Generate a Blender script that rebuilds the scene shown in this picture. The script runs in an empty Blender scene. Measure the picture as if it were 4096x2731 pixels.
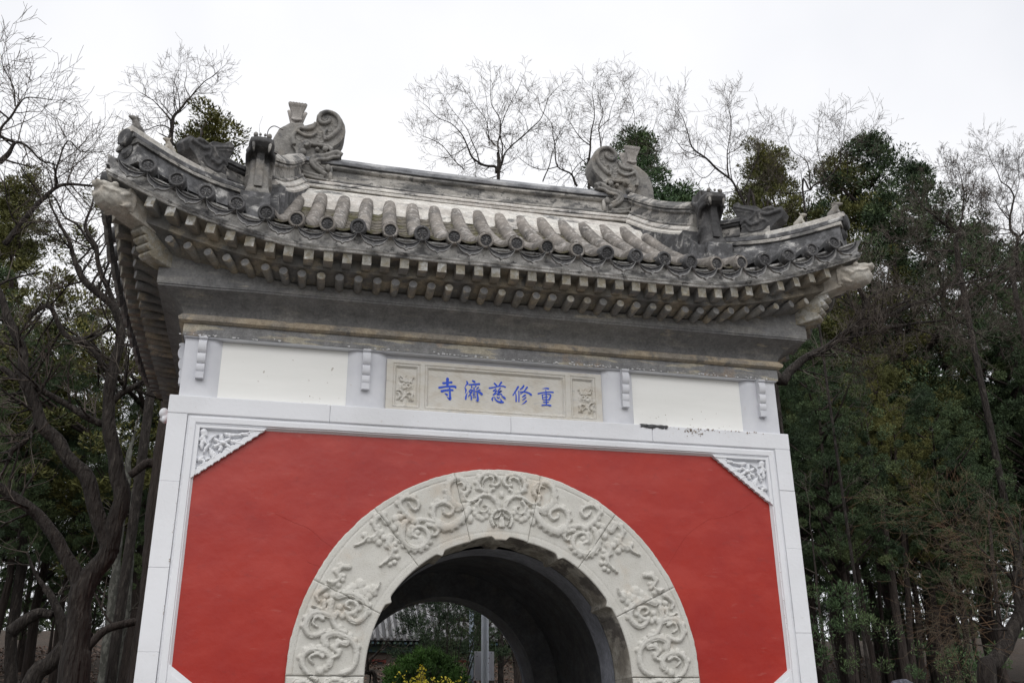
import bpy, math, random
import numpy as np
from mathutils import Vector, Matrix, Euler, noise

# ------------------------------------------------------------------ camera, sky, sun, exposure
sc = bpy.context.scene
COL = sc.collection
CAM = (-2.048, -8.8418, 1.6)
YAW, PITCH, ROLL, FPX = 0.2403, 0.3868, -0.0107, 3945.4636      # focal length in pixels of a 4096 px wide picture

def cam_axes():
    cy, sy = math.cos(YAW), math.sin(YAW); cp, sp = math.cos(PITCH), math.sin(PITCH)
    f = Vector((sy*cp, cy*cp, sp)); r0 = Vector((cy, -sy, 0)); u0 = r0.cross(f)
    cr, sr = math.cos(ROLL), math.sin(ROLL)
    return r0*cr + u0*sr, -r0*sr + u0*cr, f
RX, UP, FW = cam_axes()
cd = bpy.data.cameras.new('camera'); cam = bpy.data.objects.new('camera', cd); COL.objects.link(cam)
cd.sensor_width = 36; cd.lens = FPX/4096*36; cd.clip_end = 3000; cd.clip_start = .05
M3 = Matrix((RX, UP, -FW)).transposed().to_4x4(); M3.translation = Vector(CAM); cam.matrix_world = M3
sc.camera = cam

SUN_EL, SUN_AZ = math.radians(50), math.radians(195)     # soft, from the front left
w = bpy.data.worlds.new('World'); sc.world = w; w.use_nodes = True
nt = w.node_tree; nt.nodes.clear(); N = nt.nodes.new; LK = nt.links.new
out = N('ShaderNodeOutputWorld'); bg = N('ShaderNodeBackground'); sky = N('ShaderNodeTexSky')
sky.sky_type = 'NISHITA'; sky.sun_disc = False; sky.sun_elevation = SUN_EL; sky.sun_rotation = math.radians(200)
sky.air_density = 1.0; sky.dust_density = 6.0; sky.ozone_density = 1.0
hsv = N('ShaderNodeHueSaturation'); hsv.inputs['Saturation'].default_value = .12
LK(sky.outputs[0], hsv.inputs['Color'])
# closed cloud deck: soft uneven brightness over the whole sky
tc = N('ShaderNodeTexCoord'); nz = N('ShaderNodeTexNoise'); nz.inputs['Scale'].default_value = 1.6; nz.inputs['Detail'].default_value = 5
LK(tc.outputs['Generated'], nz.inputs['Vector'])
ramp = N('ShaderNodeValToRGB'); ramp.color_ramp.elements[0].position = .3; ramp.color_ramp.elements[1].position = .7
ramp.color_ramp.elements[0].color = (.72, .74, .78, 1); ramp.color_ramp.elements[1].color = (1.0, 1.0, 1.0, 1)
LK(nz.outputs['Fac'], ramp.inputs[0])
deck = N('ShaderNodeMix'); deck.data_type = 'RGBA'; deck.blend_type = 'MULTIPLY'; deck.inputs['Factor'].default_value = 1
CLOUD = 10.3
sc_ = N('ShaderNodeMix'); sc_.data_type = 'RGBA'; sc_.blend_type = 'MULTIPLY'; sc_.inputs['Factor'].default_value = 1
LK(ramp.outputs[0], sc_.inputs['A']); sc_.inputs['B'].default_value = (CLOUD, CLOUD, CLOUD*1.02, 1)
mx = N('ShaderNodeMix'); mx.data_type = 'RGBA'; mx.inputs['Factor'].default_value = .85
LK(hsv.outputs[0], mx.inputs['A']); LK(sc_.outputs['Result'], mx.inputs['B'])
LK(mx.outputs['Result'], bg.inputs['Color']); bg.inputs['Strength'].default_value = .1
LK(bg.outputs[0], out.inputs[0])

sd = bpy.data.lights.new('sun', 'SUN'); sd.energy = 1.5; sd.angle = math.radians(70); sd.color = (1, .98, .95)
sun = bpy.data.objects.new('sun', sd); COL.objects.link(sun)
dirv = Vector((math.sin(SUN_AZ)*math.cos(SUN_EL), math.cos(SUN_AZ)*math.cos(SUN_EL), math.sin(SUN_EL)))
sun.rotation_euler = dirv.to_track_quat('Z', 'Y').to_euler()
vs = sc.view_settings; vs.view_transform = 'Standard'; vs.look = 'None'; vs.gamma = 1; vs.use_curve_mapping = False
vs.exposure = 0.24
sc.cycles.use_denoising = True
sc.cycles.max_bounces = 6; sc.cycles.diffuse_bounces = 4

# ------------------------------------------------------------------ helpers
def ray(px, py):
    d = FW*FPX + RX*(px-2048) - UP*(py-1365.5)
    return Vector(CAM), d.normalized()
def P(px, py, y):                       # the point of a photograph position on the upright plane y
    o, d = ray(px, py); return o + d*((y-o.y)/d.y)
def PX(px, py, x):
    o, d = ray(px, py); return o + d*((x-o.x)/d.x)

class MB:
    def __init__(s): s.v = []; s.f = []; s.m = []
    def add(s, v, f, m=0):
        n = len(s.v); s.v += [tuple(p) for p in v]; s.f += [tuple(i+n for i in q) for q in f]; s.m += [m]*len(f)
    def box(s, x0, x1, y0, y1, z0, z1, m=0):
        s.add([(x0,y0,z0),(x1,y0,z0),(x1,y1,z0),(x0,y1,z0),(x0,y0,z1),(x1,y0,z1),(x1,y1,z1),(x0,y1,z1)],
              [(0,3,2,1),(4,5,6,7),(0,1,5,4),(1,2,6,5),(2,3,7,6),(3,0,4,7)], m)
    def tube(s, pts, rs, n=8, m=0, cap=True, flat=None):
        pts = [Vector(p) for p in pts]
        if not hasattr(rs, '__len__'): rs = [rs]*len(pts)
        base = len(s.v); k = len(pts); up = None
        for i, p in enumerate(pts):
            t = (pts[min(i+1,k-1)]-pts[max(i-1,0)])
            if t.length < 1e-9: t = Vector((0,0,1))
            t.normalize()
            if up is None:
                up = Vector((0,0,1)) if abs(t.z) < .9 else Vector((1,0,0))
            a = t.cross(up)
            if a.length < 1e-6: a = t.orthogonal()
            a.normalize(); b = a.cross(t); up = b
            for j in range(n):
                w_ = 2*math.pi*j/n
                s.v.append(tuple(p + a*(math.cos(w_)*rs[i]) + b*(math.sin(w_)*rs[i])))
        for i in range(k-1):
            for j in range(n):
                s.f.append((base+i*n+j, base+i*n+(j+1)%n, base+(i+1)*n+(j+1)%n, base+(i+1)*n+j)); s.m.append(m)
        if cap:
            s.f.append(tuple(base+j for j in range(n))[::-1]); s.m.append(m)
            s.f.append(tuple(base+(k-1)*n+j for j in range(n))); s.m.append(m)
    def ball(s, c, r, m=0, nu=12, nv=8):
        if not hasattr(r, '__len__'): r = (r, r, r)
        v = [(c[0],c[1],c[2]-r[2])]; f = []
        for i in range(1, nv):
            ph = math.pi*i/nv
            for j in range(nu):
                th = 2*math.pi*j/nu
                v.append((c[0]+r[0]*math.sin(ph)*math.cos(th), c[1]+r[1]*math.sin(ph)*math.sin(th), c[2]-r[2]*math.cos(ph)))
        v.append((c[0],c[1],c[2]+r[2])); L = len(v)-1
        for j in range(nu):
            f.append((0, 1+(j+1)%nu, 1+j)); f.append((L, 1+(nv-2)*nu+j, 1+(nv-2)*nu+(j+1)%nu))
            for i in range(nv-2):
                f.append((1+i*nu+j, 1+i*nu+(j+1)%nu, 1+(i+1)*nu+(j+1)%nu, 1+(i+1)*nu+j))
        s.add(v, f, m)
    def prism(s, poly, y0, y1, m=0):        # polygon of (x, z), counter-clockwise seen from -y
        n = len(poly)
        s.add([(p[0], y0, p[1]) for p in poly] + [(p[0], y1, p[1]) for p in poly],
              [tuple(range(n)), tuple(range(2*n-1, n-1, -1))] + [(i, n+i, n+(i+1)%n, (i+1)%n) for i in range(n)], m)
    def mesh(s, name, mats, smooth=False):
        me = bpy.data.meshes.new(name); me.from_pydata(s.v, [], s.f)
        for m_ in (mats if isinstance(mats, (list, tuple)) else [mats]): me.materials.append(m_)
        if any(s.m): me.polygons.foreach_set('material_index', s.m)
        if smooth: me.polygons.foreach_set('use_smooth', [True]*len(s.f))
        me.update(); return me

def thing(name, label, cat, loc=(0,0,0), rz=0, group=None):
    o = bpy.data.objects.new(name, None); COL.objects.link(o); o.location = loc; o.rotation_euler = (0,0,rz)
    o.empty_display_size = .2
    o['label'] = label; o['category'] = cat
    if group: o['group'] = group
    return o
def link(name, me, parent=None, label=None, kind=None, world=True):
    """world=True: the mesh carries world coordinates and its thing stands unrotated at its base"""
    o = bpy.data.objects.new(name, me); COL.objects.link(o)
    if parent is not None:
        o.parent = parent
        if world and parent.parent is None: o.location = -Vector(parent.location)
    if label: o['label'] = label
    if kind: o['kind'] = kind
    return o
def place(name, me, parent, mat):         # a piece at a world matrix under an unrotated thing
    o = bpy.data.objects.new(name, me); COL.objects.link(o); o.parent = parent
    mm = mat.copy(); mm.translation = mm.translation - Vector(parent.location); o.matrix_basis = mm
    return o
def tag(o, label=None, cat=None, group=None, kind=None):
    if label: o['label'] = label
    if cat: o['category'] = cat
    if group: o['group'] = group
    if kind: o['kind'] = kind
    return o
def smoothmod(me, angle=40):
    try: me.set_sharp_from_angle(angle=math.radians(angle))
    except Exception: pass
def remesh(mb, name, mats, voxel=.012, smooth=2, noise_amp=0, noise_scale=20):
    """primitives melted into one carved body"""
    me = mb.mesh(name+'_raw', mats); o = bpy.data.objects.new(name+'_raw', me); COL.objects.link(o)
    m = o.modifiers.new('r', 'REMESH'); m.mode = 'VOXEL'; m.voxel_size = voxel
    if smooth:
        q = o.modifiers.new('s', 'SMOOTH'); q.iterations = smooth; q.factor = .5
    dg = bpy.context.evaluated_depsgraph_get(); ev = o.evaluated_get(dg)
    r = bpy.data.meshes.new_from_object(ev); r.name = name
    bpy.data.objects.remove(o); bpy.data.meshes.remove(me)
    r.materials.clear()
    for m_ in (mats if isinstance(mats, (list, tuple)) else [mats]): r.materials.append(m_)
    r.polygons.foreach_set('material_index', [0]*len(r.polygons))
    r.polygons.foreach_set('use_smooth', [True]*len(r.polygons))
    if noise_amp:
        n = len(r.vertices); co = np.empty(n*3); r.vertices.foreach_get('co', co); co = co.reshape(-1, 3)
        no = np.empty(n*3); r.vertices.foreach_get('normal', no); no = no.reshape(-1, 3)
        a = np.array([noise.noise(Vector(p)*noise_scale) for p in co]); co += no*a[:, None]*noise_amp
        r.vertices.foreach_set('co', co.ravel())
    r.update(); return r
def cr(pts, n=6):                          # Catmull-Rom through points
    p = [np.array(q, float) for q in pts]; p = [2*p[0]-p[1]] + p + [2*p[-1]-p[-2]]; o = []
    for i in range(1, len(p)-2):
        for k in range(n):
            t = k/n
            o.append(.5*((2*p[i]) + (-p[i-1]+p[i+1])*t + (2*p[i-1]-5*p[i]+4*p[i+1]-p[i+2])*t*t + (-p[i-1]+3*p[i]-3*p[i+1]+p[i+2])*t**3))
    o.append(p[-2]); return o

# ------------------------------------------------------------------ materials
def S(r, g, b):                            # an sRGB colour seen as a number, to linear
    f = lambda c: (c/255/12.92 if c <= 10 else ((c/255+.055)/1.055)**2.4)
    return (f(r), f(g), f(b), 1)
def material(name, base, layers=(), rough=.85, bump=.0, bump_scale=60, spec=.3, hue_obj=0, bst=None, bdist=.01, grain=0):
    """layers: (colour, noise scale, threshold, softness, amount, stretch xyz, detail)"""
    m = bpy.data.materials.new(name); m.use_nodes = True; t = m.node_tree; b = t.nodes['Principled BSDF']
    b.inputs['Roughness'].default_value = rough; b.inputs['Specular IOR Level'].default_value = spec
    geo = t.nodes.new('ShaderNodeNewGeometry')
    rgb = t.nodes.new('ShaderNodeRGB'); rgb.outputs[0].default_value = base; cur = rgb.outputs[0]
    for i, (c, s, th, so, am, st, det) in enumerate(layers):
        mp = t.nodes.new('ShaderNodeMapping'); mp.inputs['Scale'].default_value = st
        mp.inputs['Location'].default_value = (i*3.7, i*1.3, i*5.1)
        t.links.new(geo.outputs['Position'], mp.inputs[0])
        n = t.nodes.new('ShaderNodeTexNoise'); n.inputs['Scale'].default_value = s; n.inputs['Detail'].default_value = det; n.inputs['Roughness'].default_value = .62
        t.links.new(mp.outputs[0], n.inputs['Vector'])
        r = t.nodes.new('ShaderNodeMapRange'); th2 = th-.035; so2 = so*.7; r.inputs['From Min'].default_value = th2-so2; r.inputs['From Max'].default_value = th2+so2
        r.inputs['To Max'].default_value = am; t.links.new(n.outputs['Fac'], r.inputs['Value'])
        x = t.nodes.new('ShaderNodeMix'); x.data_type = 'RGBA'; t.links.new(r.outputs[0], x.inputs['Factor'])
        t.links.new(cur, x.inputs['A']); x.inputs['B'].default_value = c; cur = x.outputs['Result']
    if grain:
        for gs, ga in ((grain*1.0, .22), (grain*5.0, .20)):
            n = t.nodes.new('ShaderNodeTexNoise'); n.inputs['Scale'].default_value = gs; n.inputs['Detail'].default_value = 6; n.inputs['Roughness'].default_value = .7
            t.links.new(geo.outputs['Position'], n.inputs['Vector'])
            r = t.nodes.new('ShaderNodeMapRange'); r.inputs['From Min'].default_value = .34; r.inputs['From Max'].default_value = .66; r.inputs['To Min'].default_value = 1-ga; r.inputs['To Max'].default_value = 1+ga
            t.links.new(n.outputs['Fac'], r.inputs['Value']); h = t.nodes.new('ShaderNodeHueSaturation'); t.links.new(cur, h.inputs['Color']); t.links.new(r.outputs[0], h.inputs['Value']); cur = h.outputs[0]
    if hue_obj:
        oi = t.nodes.new('ShaderNodeObjectInfo'); r = t.nodes.new('ShaderNodeMapRange')
        r.inputs['To Min'].default_value = 1-hue_obj; r.inputs['To Max'].default_value = 1+hue_obj
        t.links.new(oi.outputs['Random'], r.inputs['Value'])
        h = t.nodes.new('ShaderNodeHueSaturation'); t.links.new(cur, h.inputs['Color']); t.links.new(r.outputs[0], h.inputs['Value']); cur = h.outputs[0]
    t.links.new(cur, b.inputs['Base Color'])
    if bump:
        n = t.nodes.new('ShaderNodeTexNoise'); n.inputs['Scale'].default_value = bump_scale; n.inputs['Detail'].default_value = 6
        mq = t.nodes.new('ShaderNodeMapping'); mq.inputs['Scale'].default_value = bst or (1, 1, 1); t.links.new(geo.outputs['Position'], mq.inputs[0]); t.links.new(mq.outputs[0], n.inputs['Vector'])
        bp = t.nodes.new('ShaderNodeBump'); bp.inputs['Strength'].default_value = bump; bp.inputs['Distance'].default_value = bdist
        t.links.new(n.outputs['Fac'], bp.inputs['Height']); t.links.new(bp.outputs[0], b.inputs['Normal'])
    return m
O = (1, 1, 1); HZ = (.25, .25, 1.6); VT = (1, 1, .22)
M = {}
M['red'] = material('red_limewash', (.355, .021, .009, 1), [((.285, .013, .009, 1), 1.1, .52, .2, .8, O, 4), ((.40, .045, .032, 1), 2.2, .60, .10, .45, (.5,.5,1.4), 7), ((.40, .10, .08, 1), 8, .68, .03, .35, (.5,.5,2.0), 9), ((.23, .02, .016, 1), 14, .66, .06, .35, (.6,.6,1), 6)], rough=.38, bump=.35, bump_scale=4, spec=.45, bdist=.02)
M['white'] = material('white_painted_stone', (.68, .69, .72, 1), [((.60, .605, .62, 1), 2.2, .58, .2, .6, O, 6), ((.52, .50, .47, 1), 26, .70, .03, .6, O, 5), ((.76, .77, .80, 1), .9, .5, .2, .6, O, 3)], rough=.7, bump=.18, bump_scale=28)
M['panel'] = material('white_limewash', (.85, .85, .825, 1), [((.72, .72, .69, 1), 2.0, .55, .2, .5, HZ, 6), ((.42, .38, .34, 1), 17, .745, .02, .8, O, 4)], rough=.8, bump=.12, bump_scale=14)
M['post'] = material('greyish_white_paint', (.66, .67, .70, 1), [((.53, .54, .59, 1), 3, .55, .2, .6, O, 6), ((.5, .46, .42, 1), 30, .72, .03, .5, O, 4)], rough=.75, bump=.15, bump_scale=25)
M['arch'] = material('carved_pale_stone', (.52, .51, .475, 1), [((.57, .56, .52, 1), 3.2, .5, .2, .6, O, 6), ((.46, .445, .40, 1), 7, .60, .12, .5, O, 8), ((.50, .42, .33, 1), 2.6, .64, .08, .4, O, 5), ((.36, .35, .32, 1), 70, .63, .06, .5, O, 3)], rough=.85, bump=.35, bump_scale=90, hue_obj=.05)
M['plaque'] = material('plaque_stone', (.56, .53, .47, 1), [((.60, .585, .55, 1), 4, .5, .1, .7, (1,1,2.2), 7), ((.46, .41, .34, 1), 5, .62, .1, .5, (1,1,2), 7), ((.36, .37, .38, 1), 9, .66, .05, .4, (.6,1,1.6), 6)], rough=.8, bump=.15, bump_scale=60)
M['blue'] = material('blue_paint', (.028, .085, .56, 1), [((.07, .14, .58, 1), 40, .6, .1, .5, O, 4)], rough=.55)
M['eave'] = material('grey_eave_stone', (.185, .18, .168, 1), [((.13, .13, .13, 1), 3.5, .5, .12, .7, O, 7), ((.36, .31, .23, 1), 6, .60, .05, .7, (.7,.7,1.2), 8), ((.24, .20, .14, 1), 2.3, .57, .1, .5, O, 5)], rough=.9, bump=.35, bump_scale=45, hue_obj=.12, grain=14)
M['cove'] = material('grey_cornice_plaster', (.20, .198, .192, 1), [((.15, .15, .153, 1), 2.2, .5, .15, .8, (.35,.35,1.2), 7), ((.40, .36, .28, 1), 4.0, .675, .03, .6, (.30,.30,1.8), 10), ((.27, .26, .24, 1), 7, .62, .06, .5, (.3,.3,1.6), 9)], rough=.9, bump=.3, bump_scale=30, grain=9)
M['band'] = material('peeling_band', (.22, .22, .22, 1), [((.44, .40, .31, 1), 6.5, .575, .03, .75, (.28,.28,2.2), 10), ((.17, .17, .175, 1), 5, .56, .05, .7, (.5,.5,1.3), 8), ((.36, .27, .19, 1), 1.5, .64, .04, .5, O, 5)], rough=.9, bump=.35, bump_scale=40, grain=14)
M['tan'] = material('tan_ledge', (.40, .335, .25, 1), [((.26, .24, .21, 1), 4, .52, .06, .8, (.6,.6,1), 8), ((.17, .17, .17, 1), 6, .62, .05, .7, O, 7)], rough=.9, bump=.3, bump_scale=40, grain=14)
M['raf_end'] = material('limewashed_rafter_end', (.33, .315, .275, 1), [((.60, .60, .585, 1), 3.0, .60, .08, .9, O, 4), ((.27, .235, .17, 1), 13, .55, .06, .8, O, 6), ((.16, .16, .15, 1), 22, .66, .05, .6, O, 4)], rough=.85, bump=.3, bump_scale=60, hue_obj=.1, grain=18)
M['fascia'] = material('fascia_limewash', (.60, .59, .57, 1), [((.15, .15, .155, 1), 4, .56, .07, .85, (.8,.8,1.6), 8), ((.56, .55, .53, 1), 9, .60, .06, .6, O, 8), ((.06, .06, .062, 1), 12, .64, .05, .8, O, 6)], rough=.9, bump=.35, bump_scale=40, grain=14)
M['tile'] = material('weathered_grey_tile', (.185, .17, .155, 1), [((.42, .40, .38, 1), 26, .58, .05, .75, (1,.35,.6), 6), ((.10, .095, .09, 1), 11, .56, .08, .8, (1,.5,1), 7), ((.24, .215, .19, 1), 3, .5, .15, .6, O, 5)], rough=.9, bump=.5, bump_scale=60, hue_obj=.12, grain=20)
M['tile_dark'] = material('blackened_tile', (.10, .10, .102, 1), [((.33, .32, .30, 1), 22, .63, .04, .7, (1,.6,1), 7), ((.05, .05, .052, 1), 9, .52, .1, .8, O, 6)], rough=.88, bump=.5, bump_scale=55, hue_obj=.15, grain=18)
M['disc'] = material('fired_dark_clay', (.095, .093, .095, 1), [((.07, .07, .073, 1), 18, .5, .1, .8, O, 6), ((.36, .35, .33, 1), 30, .66, .04, .6, O, 6)], rough=.8, bump=.35, bump_scale=80, hue_obj=.2, grain=26)
M['pan'] = material('mossy_pan_tile', (.105, .095, .08, 1), [((.20, .18, .15, 1), 20, .55, .08, .7, O, 6), ((.09, .085, .035, 1), 7, .58, .07, .7, O, 5)], rough=.95, bump=.5, bump_scale=60, grain=22)
M['ridge'] = material('ridge_stone', (.31, .295, .27, 1), [((.46, .44, .41, 1), 4, .52, .08, .7, (.5,.5,1.5), 8), ((.10, .10, .10, 1), 5, .545, .06, .85, (.45,.5,1.6), 9), ((.055, .055, .058, 1), 16, .63, .05, .8, O, 7)], rough=.9, bump=.45, bump_scale=45, grain=13)
M['cap'] = material('blue_grey_ridge_cap', (.20, .205, .215, 1), [((.38, .38, .38, 1), 6, .56, .07, .7, (.4,1,1), 8), ((.09, .09, .10, 1), 5, .56, .07, .7, (.4,1,1.5), 8)], rough=.85, bump=.4, bump_scale=50, grain=13)
M['mortar'] = material('lime_mortar', (.54, .52, .48, 1), [((.40, .37, .34, 1), 5, .52, .1, .7, HZ, 8), ((.09, .09, .092, 1), 5, .63, .045, .9, (.45,.45,1.6), 9), ((.54, .53, .51, 1), 12, .6, .06, .5, O, 6)], rough=.9, bump=.35, bump_scale=30, grain=11)
M['mortar_dark'] = material('blackened_mortar', (.13, .13, .135, 1), [((.50, .49, .47, 1), 6, .60, .045, .8, (.6,.6,1.2), 8), ((.06, .06, .062, 1), 8, .52, .08, .8, O, 7)], rough=.9, bump=.45, bump_scale=40, grain=13)
M['beast'] = material('carved_grey_beast', (.20, .192, .18, 1), [((.30, .29, .27, 1), 5, .60, .07, .5, O, 7), ((.085, .085, .087, 1), 6, .62, .05, .75, O, 9), ((.26, .235, .20, 1), 4, .6, .07, .5, O, 6)], rough=.88, bump=.45, bump_scale=60, grain=22)
M['beast_dark'] = material('black_beast', (.085, .083, .083, 1), [((.24, .23, .22, 1), 9, .62, .06, .6, O, 7), ((.045, .045, .047, 1), 6, .5, .1, .7, O, 6)], rough=.8, bump=.4, bump_scale=60, grain=22)
M['pale_beast'] = material('pale_new_stone', (.37, .35, .31, 1), [((.33, .29, .24, 1), 5, .55, .1, .6, O, 6), ((.52, .50, .46, 1), 12, .58, .08, .5, O, 6)], rough=.85, bump=.25, bump_scale=60, grain=20)
M['crown'] = material('pinkish_crown_stone', (.34, .32, .30, 1), [((.27, .25, .23, 1), 9, .55, .1, .6, O, 6)], rough=.85, bump=.3, bump_scale=60, grain=22)
M['iron'] = material('rusty_iron', (.03, .028, .027, 1), [((.10, .05, .03, 1), 30, .6, .08, .6, O, 4)], rough=.6)
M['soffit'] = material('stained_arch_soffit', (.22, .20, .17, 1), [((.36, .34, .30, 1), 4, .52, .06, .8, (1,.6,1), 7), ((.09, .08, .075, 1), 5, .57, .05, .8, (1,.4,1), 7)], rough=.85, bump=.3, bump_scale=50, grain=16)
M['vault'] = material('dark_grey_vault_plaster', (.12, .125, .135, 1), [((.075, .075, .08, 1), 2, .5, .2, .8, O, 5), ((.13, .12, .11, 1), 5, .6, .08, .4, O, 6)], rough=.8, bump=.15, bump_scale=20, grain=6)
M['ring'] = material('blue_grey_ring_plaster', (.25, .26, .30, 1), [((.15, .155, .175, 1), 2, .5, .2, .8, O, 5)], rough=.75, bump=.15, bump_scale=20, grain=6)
M['tape'] = material('grey_plastic_sheet', (.045, .046, .05, 1), rough=.4, spec=.5)
# ------------------------------------------------------------------ ground height
GZ = .2
def ground_z(x, y):
    k = [(-60, -.6), (-9, -.05), (-4.5, GZ), (4.2, GZ), (8, 1.35), (16, 2.5), (25, 4.2), (40, 6.6), (70, 7.5), (400, 6)]
    z = k[-1][1]
    for (a, za), (b, zb) in zip(k, k[1:]):
        if y <= b:
            t = max(0, (y-a)/(b-a)); z = za+(zb-za)*(t if zb-za < .6 else t*t*(3-2*t)*.5+t*.5); break
    r = min(1, max(0, (math.hypot(x, y-1)-7)/8))
    return z + r*(.35*noise.noise(Vector((x*.12, y*.12, 1.7))) + .08*noise.noise(Vector((x*.6, y*.6, .3))))

# ------------------------------------------------------------------ the gate
gate = thing('temple_gate', 'red-walled gate with a carved pale stone arch, white frame and grey tiled roof', 'gate', (0, 0, GZ))
ZS, RO, RI = 2.143, 1.852, 1.2
D = 4.4                                    # depth of the gate

# ---- red wall with the arch opening
def arch_path(r, z0=0.0, n=72):
    p = [(-r, z0)] + [(-r, z0+(ZS-z0)*t) for t in (.33, .66)]
    p += [(r*math.cos(a), ZS+r*math.sin(a)) for a in np.linspace(math.pi, 0, n+1)]
    p += [(r, z0+(ZS-z0)*t) for t in (.66, .33)] + [(r, z0)]
    return p
def wall_sheet(mb, r, xw, zt, y, flip=False, z0=0.0, sub=5):
    ang = sorted(set(list(np.linspace(math.pi, 0, 73)) + [math.pi-math.atan2(zt-ZS, xw), math.atan2(zt-ZS, xw)]), reverse=True)
    inn = [(-r, z0)] + [(r*math.cos(a), ZS+r*math.sin(a)) for a in ang] + [(r, z0)]
    outp = [(-xw, z0)]
    for a in ang:
        c, s = math.cos(a), math.sin(a)
        t = min(xw/abs(c) if abs(c) > 1e-9 else 1e9, (zt-ZS)/s if s > 1e-9 else 1e9); outp.append((c*t, ZS+s*t))
    outp.append((xw, z0))
    v = []; f = []
    for (a, b) in zip(inn, outp):
        for k in range(sub+1):
            t = k/sub; v.append((a[0]+(b[0]-a[0])*t, y, a[1]+(b[1]-a[1])*t))
    for i in range(len(inn)-1):
        for k in range(sub):
            q = (i*(sub+1)+k, i*(sub+1)+k+1, (i+1)*(sub+1)+k+1, (i+1)*(sub+1)+k)
            f.append(q[::-1] if flip else q)
    mb.add(v, f)
def arch_tube(mb, r, y0, y1):
    p = arch_path(r); n = len(p)
    mb.add([(a, y0, b) for a, b in p] + [(a, y1, b) for a, b in p], [(i, i+1, n+i+1, n+i) for i in range(n-1)])

mb = MB(); wall_sheet(mb, 1.80, 2.80, 4.28, .05)
me = mb.mesh('red_wall', M['red']); link('red_wall', me, gate)
mb = MB(); wall_sheet(mb, 1.3, 3.0, 4.45, D, True); link('rear_wall', mb.mesh('rear_wall', M['post']), gate)
for s in (-1, 1):
    x = 3.02*s; mb = MB()
    mb.add([(x, .04, 0), (x, D, 0), (x, D, 4.5), (x, .04, 4.5)], [(0, 1, 2, 3)])
    link('side_wall', mb.mesh('side_wall', M['red']), gate)
mb = MB(); mb.box(-3.0, 3.0, .12, D-.02, 4.32, 4.515); link('ledge_slab', mb.mesh('ledge_slab', M['white']), gate)

# ---- passage: inner ring, dark vault, rear ring
mb = MB(); p = arch_path(1.192); q = arch_path(1.42); n = len(p)
arch_tube(mb, 1.192, .46, .85)
mb.add([(a, .85, b) for a, b in p]+[(a, .85, b) for a, b in q], [(i, i+1, n+i+1, n+i) for i in range(n-1)])
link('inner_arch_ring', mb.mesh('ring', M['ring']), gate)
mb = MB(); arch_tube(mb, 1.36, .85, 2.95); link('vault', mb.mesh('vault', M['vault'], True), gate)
mb = MB(); p = arch_path(1.075); q = arch_path(1.42)
mb.add([(a, 2.955, b) for a, b in p]+[(a, 2.955, b) for a, b in q], [(i, n+i, n+i+1, i+1) for i in range(n-1)])
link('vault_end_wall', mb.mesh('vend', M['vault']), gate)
mb = MB()
arch_tube(mb, 1.075, 2.957, 3.41)
p = arch_path(1.075); q = arch_path(1.32)
mb.add([(a, 3.41, b) for a, b in p]+[(a, 3.41, b) for a, b in q], [(i, i+1, n+i+1, n+i) for i in range(n-1)])
arch_tube(mb, 1.31, 3.412, D)
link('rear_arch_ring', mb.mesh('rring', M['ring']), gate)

# ---- carved relief as a height field
def seg_d(X, Z, pts):
    """distance to a polyline and the fraction along it"""
    D = np.full(X.shape, 9.0); T = np.zeros(X.shape)
    L = [0]
    for a, b in zip(pts, pts[1:]): L.append(L[-1]+math.hypot(b[0]-a[0], b[1]-a[1]))
    for i, (a, b) in enumerate(zip(pts, pts[1:])):
        dx, dz = b[0]-a[0], b[1]-a[1]; l2 = dx*dx+dz*dz+1e-12
        t = np.clip(((X-a[0])*dx+(Z-a[1])*dz)/l2, 0, 1); d = np.hypot(X-a[0]-t*dx, Z-a[1]-t*dz)
        k = d < D; D[k] = d[k]; T[k] = (L[i]+t[k]*(L[i+1]-L[i]))/max(L[-1], 1e-9)
    return D, T
class Relief:
    def __init__(s): s.items = []
    def st(s, pts, w, h=.032, groove=.35, n=5):
        w = w if hasattr(w, '__len__') else (w, w); s.items.append(('s', [tuple(p) for p in cr(pts, n)], w, h, groove))
    def bl(s, x, z, r, h=.03, ax=1.0, ang=0): s.items.append(('b', x, z, r, h, ax, ang))
    def mirrored(s):
        r = Relief()
        for i in s.items:
            if i[0] == 's': r.items.append(('s', [(-a, b) for a, b in i[1]], i[2], i[3], i[4]))
            else: r.items.append(('b', -i[1], i[2], i[3], i[4], i[5], math.pi-i[6]))
        return r
    def h(s, X, Z):
        H = np.zeros(X.shape)
        x0, x1, z0, z1 = X.min(), X.max(), Z.min(), Z.max()
        for i in s.items:
            if i[0] == 's':
                pts = i[1]; wm = max(i[2])
                if max(p[0] for p in pts)+wm < x0 or min(p[0] for p in pts)-wm > x1 or max(p[1] for p in pts)+wm < z0 or min(p[1] for p in pts)-wm > z1: continue
                D, T = seg_d(X, Z, pts); W = i[2][0]+(i[2][1]-i[2][0])*T
                q = np.clip(D/W, 0, 1); hh = i[3]*(1-q**5)**.55
                hh = hh*(1-i[4]*.8*np.exp(-((q-.5)/.10)**2)); H = np.maximum(H, hh*(D < W))
            else:
                _, bx, bz, r, h0, ax, an = i
                if bx+r < x0 or bx-r > x1 or bz+r < z0 or bz-r > z1: continue
                u = (X-bx)*math.cos(an)+(Z-bz)*math.sin(an); v = -(X-bx)*math.sin(an)+(Z-bz)*math.cos(an)
                q = np.clip(np.hypot(u/r, v/(r*ax)), 0, 1); H = np.maximum(H, h0*(1-q**3)**.6*(q < 1))
        return H
def tr(fx, pts): return [fx(*p) for p in pts]
def fA(x, y): q = P(1100+x*.5747, 1830+y*.5747, 0); return (q.x, q.z)
def fT(x, y): q = P(1760+x*.2126, 1860+y*.2126, 0); return (q.x, q.z)
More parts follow.
